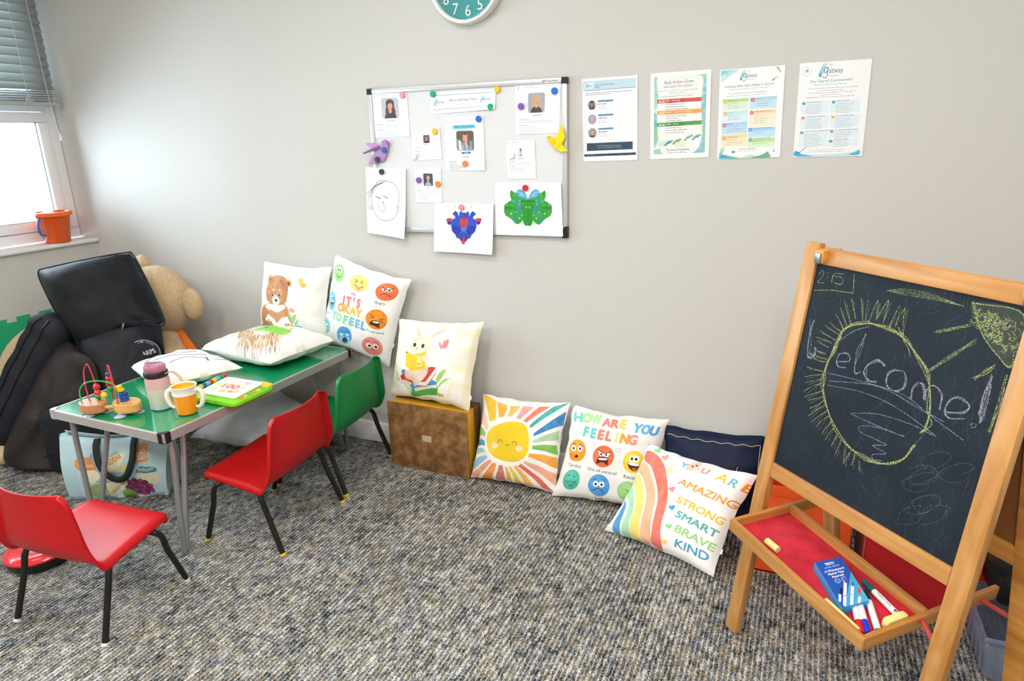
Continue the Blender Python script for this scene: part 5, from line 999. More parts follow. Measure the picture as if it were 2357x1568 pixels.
m = M(); m.lathe([(0, 0), (.034, 0), (.038, .004), (.0385, .02), (.041, .07), (.0425, .085), (.043, .115), (.040, .126), (.037, .128), (0, .128)], 32, TB); obj('bottle_body', m, frosted(), bt)
m = M(); m.lathe([(0, .127), (.040, .127), (.0425, .130), (.0425, .145), (.040, .149), (0, .149)], 32, TB); obj('collar', m, BLK, bt)
m = M(); m.lathe([(0, .149), (.037, .149), (.0385, .152), (.038, .166), (.034, .173), (.014, .176), (0, .176)], 32, TB); l = obj('lid', m, mat('pink_clear_plastic', 'd98aa6', .12, trans=.4, coat=.5), bt)
m = M(); m.box((-.042, -.012, .150), (-.020, .012, .178), .006, TB); obj('lid_catch', m, mat('pink_clear_plastic', 'd98aa6', .12), l)
CD = mat('beige_cord', 'c4a890', .8)
for d in (0, .008):
    m = M(); m.tube([(-.366, -.94 + d, .648), (-.345, -.932 + d, .655), (-.325, -.925 + d, .645), (-.312, -.920 + d, .622), (-.308, -.918 + d, .600)], .0022, 8, 5); obj('carry_cord', m, CD, bt)
# two handled cup
cp = thing('toddler_cup', 'orange and white two handled toddler cup next to the bottle', 'cup', (-.268, -.948, .5095)); TC = Matrix.Translation((-.268, -.948, .5095)); CO = mat('cup_orange', 'ff9a1c', .35, coat=.2); CWH = mat('cup_white', 'f3efe8', .35)
m = M(); m.lathe([(0, 0), (.030, 0), (.034, .003), (.036, .012), (.0395, .05), (.041, .080), (.0385, .081), (.0365, .05), (.032, .006), (0, .005)], 32, TC); obj('cup_body', m, CO, cp)
m = M(); m.lathe([(.0405, .076), (.0425, .077), (.0425, .087), (.043, .100), (.046, .106), (.0465, .109), (.044, .110), (.041, .106), (.0395, .090), (.0395, .077)], 32, TC); obj('rim', m, CWH, cp)
m = M(); m.lathe([(0, .085), (.036, .0855), (.040, .093), (.0405, .104), (.0395, .105), (.0385, .092), (.034, .0885), (0, .088)], 32, TC); obj('drinking_disc', m, mat('cup_yellow', 'f6b422', .4), cp)
for an in (math.radians(205), math.radians(25)):
    c_, s_ = math.cos(an), math.sin(an); m = M(); P = [(-.268 + c_ * r, -.948 + s_ * r, .5095 + zz) for r, zz in ((.040, .088), (.052, .092), (.062, .082), (.065, .062), (.060, .040), (.050, .026), (.037, .024))]
    m.tube(P, [.006, .008, .009, .0095, .009, .007, .005], 10, 4); obj('handle', m, CWH, cp)
# electronic learning book
bkx = Matrix.Translation((-.250, -.748, .509)) @ Matrix.Rotation(math.radians(-1), 4, 'Z')
eb = thing('learning_book', 'lime green electronic learning book with a white page panel, open on the table', 'toy', (-.25, -.748, .509)); LG = mat('lime_plastic', '7ed321', .35, coat=.2)
def slab(m, P, z0, z1, rnd, mx, mi=0, k=.006):
    c = Vector((sum(p[0] for p in P) / len(P), sum(p[1] for p in P) / len(P), 0)); pts = []
    n = len(P)
    for i in range(n):
        p = Vector((*P[i], 0)); a = (Vector((*P[i - 1], 0)) - p).normalized(); b = (Vector((*P[(i + 1) % n], 0)) - p).normalized()
        for t in (0, .25, .5, .75, 1): pts.append(p + a * rnd * (1 - t) ** 2 + b * rnd * t ** 2)
    rings = []
    for ins, zz in ((k, z0), (0, z0 + k), (0, z1 - k), (k * .4, z1 - k * .3), (k, z1)): rings.append([m.bm.verts.new(mx @ Vector((q.x - (q - c).normalized().x * ins, q.y - (q - c).normalized().y * ins, zz))) for q in pts])
    N_ = len(pts)
    for A_, B_ in zip(rings, rings[1:]):
        for i in range(N_): f = m.bm.faces.new((A_[i], A_[(i + 1) % N_], B_[(i + 1) % N_], B_[i])); f.material_index = mi
    for r in (rings[0][::-1], rings[-1]): f = m.bm.faces.new(r); f.material_index = mi
    return rings[-1]
m = M(); slab(m, [(-.118, -.112), (.128, -.108), (.130, .105), (-.138, .118)], 0, .022, .035, bkx); obj('base', m, LG, eb)
m = M(); slab(m, [(.060, .075), (.126, .060), (.122, .104), (.05, .112)], .021, .026, .02, bkx, k=.002); obj('speaker_corner', m, mat('yellow_plastic', 'f4c21c', .4), eb)
for k in range(6): m = M(); m.lathe([(0, .026), (.008, .026), (.009, .022), (.009, .0215)], 12, bkx @ Matrix.Translation((.112, -.06 + k * .022, 0))); obj('button', m, mat('btn%d' % (k % 3), ('f0862c', 'f4c21c', '5cbf2a')[k % 3], .4), eb)
A = Art(600, 540, 'f5efe6'); A.poly([(30, 30), (570, 30), (570, 510), (30, 510)], 'f7e6c8', 1, .2)
for x, y, r, c in ((90, 110, 50, '9ed6e8'), (480, 90, 60, 'b8a0d8'), (330, 90, 40, 'e0c0e0'), (120, 420, 60, 'a8d890'), (500, 400, 55, 'f0a878'), (300, 440, 60, 'd8a868'), (430, 430, 40, '9a7050'), (90, 270, 40, 'f4d060'), (520, 250, 35, '8fcf70')): A.ell(x, y, r, r * .8, c, .9, .3)
A.text('100', (170, 330), (450, 330), 130, 'e8606c', .05, px=True); A.greek(190, 380, 430, 380, 'd07a80', 14, .8, px=True)
m = M(); top = slab(m, [(-.085, -.085), (.102, -.080), (.085, .090), (-.115, .086)], .0225, .033, .016, bkx, k=.004)
pg = obj('page_panel', m, CWH, eb)
m = M(); m.grid(lambda a, b: bkx @ Vector((-.078 + .168 * a - .024 * b, -.074 + .150 * b, .0336)), 1, 1, uv=lambda a, b: (a, b)); obj('page_print', m, image_mat('hundred_words_page', A.a, .35, .3), pg)
m = M(); P0, P1 = bkx @ Vector((-.118, -.075, .030)), bkx @ Vector((-.140, .100, .030))
m.tube([P0, P1], .010, 10); sp = obj('spine', m, mat('teal_plastic', '6fd0c8', .4), eb)
for k in range(9): t = (k + .5) / 9; q = P0.lerp(P1, t); d = (P1 - P0) / 9 * .42; m = M(); m.tube([q - d, q + d], .0115, 8); obj('spine_bead', m, bead['rybg'[k % 4]] if k % 3 else mat('bead_cyan', '46b8e0', .4), sp)

# ================================================================== UNDER THE TABLE: shopping bag
sb = thing('shopping_bag', 'pale blue shopping bag printed with cheeses and grapes, on the floor under the table', 'bag', (-.86, -.86, 0))
Q = [(205, 1000), (1330, 900), (1230, 1400), (345, 1500)]; A = Art(900, 700, 'b4d3da', Q)
A.poly([(205, 1000), (420, 1000), (470, 1500), (345, 1500)], 'a9ccd4', .6, .4); A.blob([(540, 1120), (640, 1130), (720, 1240), (900, 1230), (860, 1310), (560, 1320)], '7f98a8', .8, .3); A.blob([(540, 1380), (700, 1330), (760, 1400), (600, 1500), (540, 1480)], '8a9a4a', .8, .3)
A.blob([(405, 1190), (480, 1150), (560, 1160), (610, 1230), (590, 1280), (440, 1250)], 'e08a3a', 1, .1); A.blob([(480, 1270), (600, 1240), (650, 1290), (580, 1340), (500, 1310)], 'eae2c8'); A.text('Orkney', (450, 1235), (590, 1215), 40, 'f6e4c8', .01)
A.blob([(655, 1180), (720, 1120), (860, 1075), (890, 1100), (830, 1190), (740, 1250), (690, 1240)], 'f0e6bc', 1, .1); A.text('farmhouse', (715, 1140), (825, 1070), 22, '4a5a30'); A.text('CHEDDAR', (690, 1215), (880, 1110), 60, 'd88a2c', .015)
A.poly([(945, 1085), (1090, 965), (1120, 970), (1125, 1110), (970, 1175)], 'e8954a', 1, .15); A.text('Red', (1020, 1085), (1105, 1040), 32, 'fbeedd', .005); A.text('LEICESTER', (965, 1165), (1160, 1060), 60, 'fbf4e8', .012); A.line([(950, 1085), (1120, 1040)], 4, 'c8702c')
A.blob([(995, 1230), (1060, 1170), (1165, 1165), (1190, 1200), (1060, 1225)], '4a7c8a'); A.text('Stilton', (1020, 1220), (1165, 1185), 46, 'f2f2ee', .008); A.blob([(1000, 1250), (1150, 1210), (1200, 1250), (1180, 1300), (1060, 1310)], 'ded8b0', 1, .2)
for x, y in ((855, 1215), (915, 1180), (905, 1240)): A.ell(x, y, 36, 24, 'dcc474', 1, .2, -15)
for k in range(34): t = k * 2.4; r = 6 + 16 * math.sqrt(k); A.ell(1005 + r * 1.25 * math.cos(t), 1345 + r * .6 * math.sin(t), 24, 16, ['7a2450', '5c1c44', '8f3a66'][k % 3], 1, .15); 
A.blob([(835, 1400), (900, 1370), (960, 1400), (940, 1440), (870, 1450)], '7a9a3c', 1, .2); A.poly([(700, 1340), (880, 1270), (900, 1330), (760, 1440), (720, 1430)], 'e8e0b8', 1, .1); A.text('CORNISH YARG', (745, 1425), (905, 1305), 34, '5a5a40', .004); A.line([(590, 1160), (690, 1180)], 4, '4a6a80'); A.line([(590, 1200), (680, 1215)], 4, '4a6a80')
BLUE = mat('bag_blue', 'b4d3da', .55, bump=.25, bscale=22)
b0, b1, bd = Vector((-1.03, -.990, .002)), Vector((-.668, -.800, .002)), Vector((-.075, .142, 0)); ctr = (b0 + b1) / 2 + bd / 2
def bagpt(s, zf, side):
    h = .29 - .035 * math.sin(PI * s) - .03 * (s if s > .8 else 0); e = .012 * math.sin(7 * s + 3 * zf) * math.sin(PI * zf) + .02 * math.sin(PI * zf) * math.sin(PI * s)
    p = b0.lerp(b1, s) + (bd if side else Vector((0, 0, 0))); out = -bd.normalized() * (1 if not side else -1) * e; sh = bd * (.38 * zf ** 2 * (1 if not side else -1)); q = p + out + sh; q.z = .002 + h * zf; q += (b0 - b1).normalized() * .02 * zf * (1 - 2 * s); return q
m = M(); m.grid(lambda a, b: bagpt(a, b, 0), 16, 10, 0, uv=lambda a, b: (a, b)); m.grid(lambda a, b: bagpt(1 - a, b, 1), 16, 10, 1)
for s in (0, 1): m.grid(lambda a, b: bagpt(s, b, 0).lerp(bagpt(s, b, 1), a) + (b1 - b0).normalized() * (-1 if s == 0 else 1) * (-.025) * math.sin(PI * a) * b, 6, 10, 1)
m.grid(lambda a, b: bagpt(a, 0, 0).lerp(bagpt(a, 0, 1), b), 4, 2, 1)
obj('bag_body', m, [image_mat('cheese_bag_print', A.a, .5, .1, bump=.15), BLUE], sb, smooth=60, solid=.0012, offset=0)
GRN = mat('dark_green_webbing', '1f2a26', .8)
def strap(P, w_, name, par):
    m = M(); P = catmull(P, 6); up = Vector((.45, .25, .3)).normalized()
    rows_ = []
    for i, p in enumerate(P):
        t = (P[min(i + 1, len(P) - 1)] - P[max(i - 1, 0)]).normalized(); sd = t.cross((b1 - b0).cross(Vector((0, 0, 1)))).normalized() * w_ / 2
        rows_.append((m.bm.verts.new(p - sd), m.bm.verts.new(p + sd)))
    for a, b in zip(rows_, rows_[1:]): m.bm.faces.new((a[0], a[1], b[1], b[0]))
    return obj(name, m, GRN, par, solid=.002, offset=0)
fo = -bd.normalized() * .016
def fr(s, zz, k=1.0): q = bagpt(s, min(zz, 1), 0) + fo * k; return q
strap([fr(.34, 1.0, .2), fr(.345, .86, 1.2), fr(.40, .60, 1.8), fr(.52, .42, 2.0), fr(.64, .44, 2.0), fr(.71, .68, 1.6), fr(.70, .9, 1), fr(.69, 1.0, .2)], .028, 'handle', sb)
strap([bagpt(.34, 1, 1), bagpt(.36, .98, 1) + Vector((0, 0, .05)), bagpt(.52, .98, 1) + Vector((0, 0, .10)), bagpt(.68, .98, 1) + Vector((0, 0, .05)), bagpt(.69, 1, 1)], .028, 'handle', sb)

# ================================================================== CORNER: foam mat, giant teddy bear, harp bag
m = M(); P = []; FM = mat('green_foam', '25a672', .8, bump=.15, bscale=120)
y0, y1, H = -.98, -.34, .605; n = 11; pt_ = (y1 - y0) / n
P = [(y0, 0), (y1, 0)]
for k in range(n):
    ya = y1 - k * pt_; tp = H + (.022 if k % 2 == 0 else 0); fl_ = .006 if k % 2 == 0 else -.006
    P += [(ya, H) if k % 2 == 0 else (ya - .0, H), (ya + fl_ * .8, tp), (ya - pt_ - fl_ * .8, tp), (ya - pt_, H)]
Qp = []
for q in P:
    if not Qp or (abs(q[0] - Qp[-1][0]) > 1e-5 or abs(q[1] - Qp[-1][1]) > 1e-5): Qp.append(q)
ln = lambda z: -1.868 - .072 * z / .6
m.prism([(ln(z), y, z) for y, z in Qp], (-.009, 0, 0)); o = obj('foam_mat', m, FM, smooth=0); setp(o, 'green interlocking foam mat leaning on the wall below the window', 'mat')

def blobmesh(name, balls, mt, parent, res=.016, fur=.006, tubes=(), fs=55):
    """one continuous skin over a set of ellipsoids and tapered limbs"""
    m = M()
    for c, r, rot in balls: m.ball(c, r, Matrix.Rotation(rot, 4, 'Z') if not isinstance(rot, Matrix) else rot, 24, 16)
    for P, r in tubes: m.tube(P, r, 14, 5)
    o = obj(name, m, mt, parent, smooth=0, recalc=True)
    md = o.modifiers.new('skin', 'REMESH'); md.mode = 'VOXEL'; md.voxel_size = res; md.use_smooth_shade = True
    sm = o.modifiers.new('smooth', 'SMOOTH'); sm.factor = .6; sm.iterations = 6
    if fur:
        tx = bpy.data.textures.get('pile') or bpy.data.textures.new('pile', 'CLOUDS'); tx.noise_scale = .011
        dm = o.modifiers.new('pile', 'DISPLACE'); dm.texture = tx; dm.strength = fur; dm.mid_level = .5; dm.texture_coords = 'LOCAL'
    return o
FUR = mat('honey_plush', 'e4c08e', .95, var=.16, vscale=90, bump=1.0, bscale=240, sheen=.5); FURL = mat('pale_plush', 'e2c79c', .95, var=.12, vscale=70, bump=.7, bscale=240, sheen=.5)
bear = thing('teddy_bear', 'giant honey coloured teddy bear slumped in the corner behind the black bag', 'teddy bear', (-1.4, -.35, 0))
hc = Vector((-1.225, -.245, .705))
blobmesh('body', [((-1.36, -.30, .27), (.25, .21, .265), 0), ((-1.28, -.28, .46), (.19, .16, .16), 0)], FUR, bear, tubes=[([(-1.42, -.36, .52), (-1.60, -.47, .58), (-1.76, -.60, .50), (-1.82, -.70, .34)], [.10, .095, .085, .075]), ([(-1.40, -.40, .18), (-1.56, -.60, .15), (-1.68, -.80, .065)], [.15, .12, .055]), ([(-1.22, -.38, .16), (-1.16, -.52, .13), (-1.12, -.58, .11)], [.14, .11, .09]), ([(-1.18, -.28, .50), (-1.06, -.33, .38), (-1.03, -.36, .28)], [.09, .08, .07])])
blobmesh('head', [(hc, (.19, .155, .18), 0)], FUR, bear, fur=.007)
blobmesh('ear', [(hc + Vector((.208, .03, -.012)), (.070, .045, .085), -.3)], FUR, bear, res=.011)
blobmesh('ear', [(hc + Vector((-.115, .04, .155)), (.075, .042, .070), -.5)], FUR, bear, res=.011)
mz = blobmesh('muzzle', [(hc + Vector((-.085, -.125, -.045)), (.085, .075, .065), .5)], FURL, bear, res=.012)
m = M(); m.ball(hc + Vector((-.125, -.195, -.02)), (.026, .018, .018)); obj('nose', m, BLK, mz)
for e in ((-.10, -.125, .05), (.0, -.160, .03)): m = M(); m.ball(hc + Vector(e), .013); obj('eye', m, BLK, bear)
blobmesh('foot', [((-1.70, -.87, .062), (.10, .055, .06), -.35)], FURL, bear, res=.014)
SC_T = mat('teal_knit', '2f9fb4', .9, bump=.4, bscale=150); SC_O = mat('orange_knit', 'f07a24', .9, bump=.4, bscale=150)
m = M(); m.tube([(-1.36, -.25, .56), (-1.27, -.38, .55), (-1.175, -.36, .515), (-1.125, -.30, .49), (-1.13, -.24, .50)], [.035, .04, .038, .032, .025], 12, 5); sc_ = obj('collar', m, SC_T, bear)
m = M(); m.tube([(-1.17, -.22, .56), (-1.10, -.24, .525), (-1.035, -.25, .465), (-.99, -.25, .40)], [.018, .022, .022, .02], 12, 5); obj('scarf_end', m, SC_O, bear)
blobmesh('belly_patch', [((-1.13, -.33, .40), (.13, .10, .115), .2)], FURL, bear, res=.014)

NY = mat('black_nylon', '14171b', .62, bump=.12, bscale=700, spec=.3); NYL = mat('slate_nylon', '191d25', .58, bump=.1, bscale=700, spec=.35); MAR = mat('brown_lining', '221818', .6, bump=.3, bscale=12)
hb = thing('harp_bag', 'large black padded harp bag slumped in the corner by the window', 'bag', (-1.3, -.65, 0))
def puff(name, P, nrm, tf, tbk, mt, parent, sub=4, pw=2.2, rings=7, wr=.006, tight=()):
    nrm = Vector(nrm).normalized(); P = [Vector(p) for p in P]
    O = catmull(P, sub, True); c = sum(O, Vector()) / len(O); n = len(O); m = M(); off = Vector((c.x * 9, c.y * 7, c.z * 5))
    def layer(s, side):
        h = (1 - s ** pw) ** .5 * (tf if side > 0 else -tbk)
        return [m.bm.verts.new(c + (q - c) * s + nrm * ((q - c).dot(nrm) * (s ** 5 - s) + h + noise.noise((q - c) * s * 4 + off) * wr * 2.2 * (1 - s ** 8) * side + (noise.noise((q - c) * s * 9 + off) * wr * 2 + noise.noise(c + (q - c) * s * 26) * wr) * (1 if s < 1 else 0) * side)) for q in O]
    S = [1, .99, .97, .94, .90, .84, .74, .6, .42, .22]; base = layer(1, 1)
    for side in (1, -1):
        prev = base
        for s in S[1:]:
            cur = layer(s, side)
            for i in range(n): m.bm.faces.new((prev[i], prev[(i + 1) % n], cur[(i + 1) % n], cur[i]))
            prev = cur
        cv = m.bm.verts.new(sum((v.co for v in prev), Vector()) / n)
        for i in range(n): m.bm.faces.new((prev[i], prev[(i + 1) % n], cv))
    return obj(name, m, mt, parent, smooth=60), O
def piping(O, r, name, mt, parent): m = M(); m.tube(O, r, 6, closed=True); return obj(name, m, mt, parent)
NH = (.78, -.58, .22)
HS = Vector((.036, -.032, .010))
hood, O = puff('hood', [Vector(q) + HS for q in [(-1.615, -.545, .885), (-1.57, -.525, .905), (-1.40, -.44, .940), (-1.23, -.365, .966), (-1.195, -.35, .955), (-1.13, -.36, .86), (-1.04, -.385, .73), (-1.00, -.405, .640), (-1.10, -.435, .645), (-1.22, -.475, .625), (-1.295, -.51, .55), (-1.38, -.54, .533), (-1.45, -.54, .56), (-1.53, -.54, .63), (-1.60, -.545, .80)]], NH, .045, .035, NY, hb, pw=9, wr=.009)
piping(O, .004, 'piping', NYL, hood); md = hood.modifiers.new('skin', 'REMESH'); md.mode = 'VOXEL'; md.voxel_size = .009; md.use_smooth_shade = True; md = hood.modifiers.new('smooth', 'SMOOTH'); md.factor = .5; md.iterations = 14
m = M(); m.tube([HS + Vector(q) + Vector(NH).normalized() * k for q, k in (((-1.575, -.54, .84), .037), ((-1.50, -.54, .73), .046), ((-1.37, -.535, .60), .042))], .003, 6, 5); obj('seam', m, NYL, hood)
pan, O = puff('front_panel', [(-1.43, -.52, .62), (-1.20, -.46, .66), (-1.02, -.43, .66), (-1.0, -.43, .56), (-1.0, -.45, .42), (-.985, -.56, .25), (-1.02, -.68, .13), (-1.18, -.76, .12), (-1.32, -.68, .30), (-1.42, -.58, .46)], (.74, -.62, .25), .035, .06, NYL, hb, pw=7, wr=.008)
def on_panel(p, k=.052): return Vector(p) + Vector((.74, -.62, .25)).normalized() * k
A = Art(500, 400, '1d222b'); el = [(250 + 215 * math.cos(t * .2), 205 + 170 * math.sin(t * .2)) for t in range(32)]; A.line(el, 8, 'c9cdd2', closed=True)
for k, ch in enumerate('celtic & folk harps'):
    t = math.radians(200 + k * 7.5); a = (250 + 178 * math.cos(t), 205 + 136 * math.sin(t)); d = (-math.sin(t), math.cos(t) * .8)
    if ch != ' ': A.text(ch, (a[0] - d[0] * 9, a[1] - d[1] * 9), (a[0] + d[0] * 9, a[1] + d[1] * 9), 26, 'c9cdd2', .01, px=True)
A.text('HARPS', (150, 250), (400, 250), 62, 'd6d9dd', .02, px=True)
m = M(); bx, bz = Vector((.17, .0, .055)), Vector((-.05, -.02, .135)); bo = Vector((-1.185, -.455, .405))
dsk = lambda a, b: (.5 + .47 * b * math.cos(2 * PI * a), .5 + .47 * b * math.sin(2 * PI * a))
def bdg(a, b): u, v = dsk(a, max(b, .02)); return on_panel(bo + bx * u + bz * v + Vector((0, .05 * u, 0)), .060 + .007 * math.sin(PI * v) * math.sin(PI * u))
m.grid(bdg, 32, 6, uv=lambda a, b: dsk(a, max(b, .02))); obj('badge', m, image_mat('badge_print', A.a, .55), pan, smooth=60)
zp = [on_panel((-1.20, -.47, .635), .045), on_panel((-1.24, -.485, .55), .05), on_panel((-1.30, -.51, .42), .048), on_panel((-1.33, -.56, .33), .045)]
m = M(); m.tube(zp, .006, 6, 5); zz_ = obj('zip', m, BLK, pan)
m = M(); m.box((-.005, -.003, -.02), (.005, .003, .02), .002, Matrix.Translation(on_panel((-1.20, -.47, .628), .056)) @ Matrix.Rotation(.5, 4, 'Y')); obj('zip_pull', m, mat('bright_metal', 'd8d8d8', .25, .9), zz_)
puff('lining_panel', [(-1.50, -.60, .56), (-1.34, -.62, .54), (-1.20, -.64, .48), (-1.12, -.74, .25), (-1.24, -.83, .06), (-1.45, -.90, .03), (-1.62, -.90, .03), (-1.66, -.84, .12), (-1.58, -.72, .36)], (.62, -.74, .2), .05, .12, MAR, hb, wr=.012, pw=5)
m = M()
def slv(a, b):
    ang = 2 * PI * a; P = SLP[min(int(b * (len(SLP) - 1)), len(SLP) - 1)]; t = b * (len(SLP) - 1); i = min(int(t), len(SLP) - 2); f_ = t - i
    c = SLP[i].lerp(SLP[i + 1], f_); d = (SLP[min(i + 1, len(SLP) - 1)] - SLP[i]).normalized(); u = d.cross(Vector(NH)).normalized(); v = u.cross(d).normalized()
    e = min(1, (math.sin(PI * min(max(b, .0), 1)) * 2.2) ** .4) if 0 < b < 1 else .0; wv = 1 + .03 * math.sin(b * 40 + math.cos(ang) * 2)
    return c + (u * math.cos(ang) * .105 + v * math.sin(ang) * .075) * e * wv
SLP = catmull([(-1.49, -.57, .70), (-1.535, -.63, .58), (-1.60, -.73, .40), (-1.665, -.82, .22), (-1.72, -.89, .09)], 6)
m.grid(slv, 24, 30); sl = obj('side_sleeve', m, NYL, hb, smooth=70)
m = M(); m.tube([slv(.20, .08 + .84 * k / 20) + Vector(NH) * .004 for k in range(21)], .005, 6); obj('zip', m, BLK, sl)
m = M(); m.tube([slv(.12, .08 + .84 * k / 20) + Vector(NH) * .004 for k in range(21)], .003, 6); obj('seam', m, NY, sl)
bx_ = Matrix.Translation((-1.125, -.780, 0)) @ Matrix.Rotation(math.atan2(.125, .45), 4, 'Z')
m = M(); m.box((-.255, -.03, .002), (.245, .20, .325), .055, bx_, seg=5); bs = obj('base_pouch', m, NYL, hb, smooth=60)
m = M(); m.tube([bx_ @ Vector(q) for q in ((-.245, -.034, .10), (-.1, -.034, .105), (.1, -.034, .10), (.23, -.034, .105))], .004, 6); obj('seam', m, NY, bs)

# round red and black floor toy beside the front chair
rb = thing('round_toy', 'round red and black plastic toy on the carpet under the left red chair', 'toy', (-.715, -1.315, 0)); TR = Matrix.Translation((-.715, -1.315, 0))
m = M(); m.lathe([(0, .003), (.095, .003), (.105, .012), (.112, .044), (.110, .046), (0, .046)], 40, TR); obj('base', m, BLK, rb)
m = M(); m.lathe([(.0, .060), (.04, .060), (.085, .064), (.104, .060), (.114, .050), (.113, .043), (.10, .042)], 40, TR); obj('top_shell', m, mat('red_gloss', 'd81822', .25, coat=.5), rb)
m = M(); m.lathe([(0, .074), (.03, .074), (.045, .068), (.048, .060), (0, .060)], 32, TR); obj('dome', m, mat('grey_clear', 'b8c4cc', .15, coat=.5), rb)

# ================================================================== OLD CASE
cs = thing('old_case', 'old worn brown board case with yellow sides standing on the carpet by the wall', 'case', (.3, -.13, 0))
def worn():
    m = bpy.data.materials.new('worn_brown_board'); m.use_nodes = True; nt = m.node_tree; b = nt.nodes['Principled BSDF']; L = nt.links
    tc = nt.nodes.new('ShaderNodeTexCoord'); n1 = nt.nodes.new('ShaderNodeTexNoise'); n1.inputs['Scale'].default_value = 17; n1.inputs['Detail'].default_value = 8; n1.inputs['Roughness'].default_value = .7; L.new(tc.outputs['Object'], n1.inputs['Vector'])
    r = nt.nodes.new('ShaderNodeValToRGB'); r.color_ramp.elements[0].position = .33; r.color_ramp.elements[0].color = (*lin('5a3a20'), 1); r.color_ramp.elements[1].position = .66; r.color_ramp.elements[1].color = (*lin('a87f50'), 1)
    e = r.color_ramp.elements.new(.48); e.color = (*lin('80592f'), 1); L.new(n1.outputs['Fac'], r.inputs[0]); L.new(r.outputs[0], b.inputs['Base Color']); b.inputs['Roughness'].default_value = .7
    bp = nt.nodes.new('ShaderNodeBump'); bp.inputs['Strength'].default_value = .3; bp.inputs['Distance'].default_value = .004; L.new(n1.outputs['Fac'], bp.inputs['Height']); L.new(bp.outputs[0], b.inputs['Normal']); return m
WB = worn(); YS = mat('yellow_board', 'd8a41e', .5, var=.12, vscale=14)
m = M(); m.box((.092, -.203, 0), (.502, -.190, .318), .005); obj('front_board', m, WB, cs)
m = M(); m.box((.097, -.190, .002), (.499, -.125, .313), .003); bd_ = obj('box_body', m, YS, cs)
m = M(); m.box((.092, -.125, 0), (.506, -.070, .320), .006); obj('back_board', m, wood('dark_board', '4a2c14', '6b451f', .5), cs)
A = Art(200, 120, 'b39a78'); A.poly([(10, 20), (190, 5), (185, 110), (60, 115), (15, 90)], 'cdbf9c', 1, .3); A.greek(30, 60, 160, 55, '9a8660', 12, .4, px=True)
m = M(); m.grid(lambda a, b: Vector((.268 + .052 * a, -.2034, .148 + .032 * b)), 1, 1, uv=lambda a, b: (a, b)); obj('torn_label', m, image_mat('torn_label', A.a, .8), cs, smooth=0)
for x, zz in ((.099, .008), (.495, .008), (.099, .31), (.495, .31)): m = M(); m.ball((x, -.2035, zz), .003, u=8, v=6); obj('tack', m, mat('brass', 'b08a3c', .3, .9), cs)

# ================================================================== EASEL
PH = math.radians(-44.618); EF = Vector((1.6628, -.7496, .004)); EM = Matrix.Translation(EF) @ Matrix.Rotation(PH, 4, 'Z')
PINE = wood('pine_upright', 'ae7435', 'cc9757', .42, 'Z', 7); PINEX = wood('pine_cross', 'ae7435', 'cb9555', .42, 'X', 7); PINEY = wood('pine_side', 'ad6f2c', 'cc9046', .42, 'Y', 7); ORN = wood('varnished_pine', 'c27a2a', 'db9c46', .4, 'X', 7)
ez = thing('easel', "child's wooden easel with a chalkboard, standing at the right of the room", 'easel', EF, PH)
LEAN = Matrix.Rotation(-math.radians(8.331), 4, 'X'); WX = .623; LW = .0456
for x in (0, WX - LW): m = M(); m.box((x, 0, 0), (x + LW, .024, 1.186), .005, LEAN); obj('front_leg', m, PINE, ez, local=True)
for s0, s1, dp in ((1.133, 1.174, .022), (.522, .566, .026)): m = M(); m.box((LW, .001, s0), (WX - LW, .001 + dp, s1), .004, LEAN); obj('front_rail', m, PINEX, ez, local=True)
# chalk drawing, digitised in the board's own skewed frame
Q = [(345, 183), (1610, 450), (1150, 2020), (68, 1385)]
A = Art(1100, 1176, '1b232d', Q); A.rng = np.random.default_rng(11); rn = A.rng
_g = rn.random((9, 9)); _yi = np.linspace(0, 7.999, A.h); _xi = np.linspace(0, 7.999, A.w); _a, _b = _yi.astype(int), _xi.astype(int); _fy = (_yi - _a)[:, None] ** 2 * (3 - 2 * (_yi - _a)[:, None]); _fx = (_xi - _b)[None] ** 2 * (3 - 2 * (_xi - _b)[None])
_s = _g[_a][:, _b] * (1 - _fy) * (1 - _fx) + _g[_a + 1][:, _b] * _fy * (1 - _fx) + _g[_a][:, _b + 1] * (1 - _fy) * _fx + _g[_a + 1][:, _b + 1] * _fy * _fx
A.a += (_s[..., None] * np.array([.03, .033, .035])).astype(np.float32); A.grain_noise(.035)
for k in range(620):
    x, y = 100 + 1350 * rn.random(), 250 + 1650 * rn.random(); a = rn.normal(1.75, .35) if k % 3 else rn.random() * 3; L_ = 20 + 110 * rn.random(); A.line([(x, y), (x + L_ * math.cos(a), y + L_ * math.sin(a))], 2.0, '97a2a8', .14 + .26 * rn.random(), grain=.3)
for k in range(9):
    cx, cy = 800 + 400 * rn.random(), 1350 + 350 * rn.random(); A.line([(cx + (60 + 12 * j % 50) * math.cos(j * .7 + k), cy + 60 * math.sin(j * .6 + k)) for j in range(10)], 2.0, 'aab4b0', .45, grain=.3)
Y, Wc, B = 'cfd67a', 'c9c6d6', 'a9c3dc'
def chalk(P, wd=6, c=Y, g=.38, rep=1, jit=5, al=.8):
    for r in range(rep): A.line([(x + rn.normal(0, jit if r else 0), y + rn.normal(0, jit if r else 0)) for x, y in P], wd * .68, c, al, grain=g)
chalk([(358, 250), (378, 226), (385, 245), (370, 272), (347, 297), (385, 302)]); chalk([(412, 238), (410, 246)]); chalk([(409, 262), (405, 274)]); chalk([(440, 252), (430, 300)], 7); chalk([(505, 250), (455, 245), (448, 262), (480, 265), (500, 285), (485, 310), (448, 300)]); chalk([(328, 345), (430, 345), (480, 352), (555, 362)], 7); chalk([(566, 245), (562, 310), (556, 365)], 6)
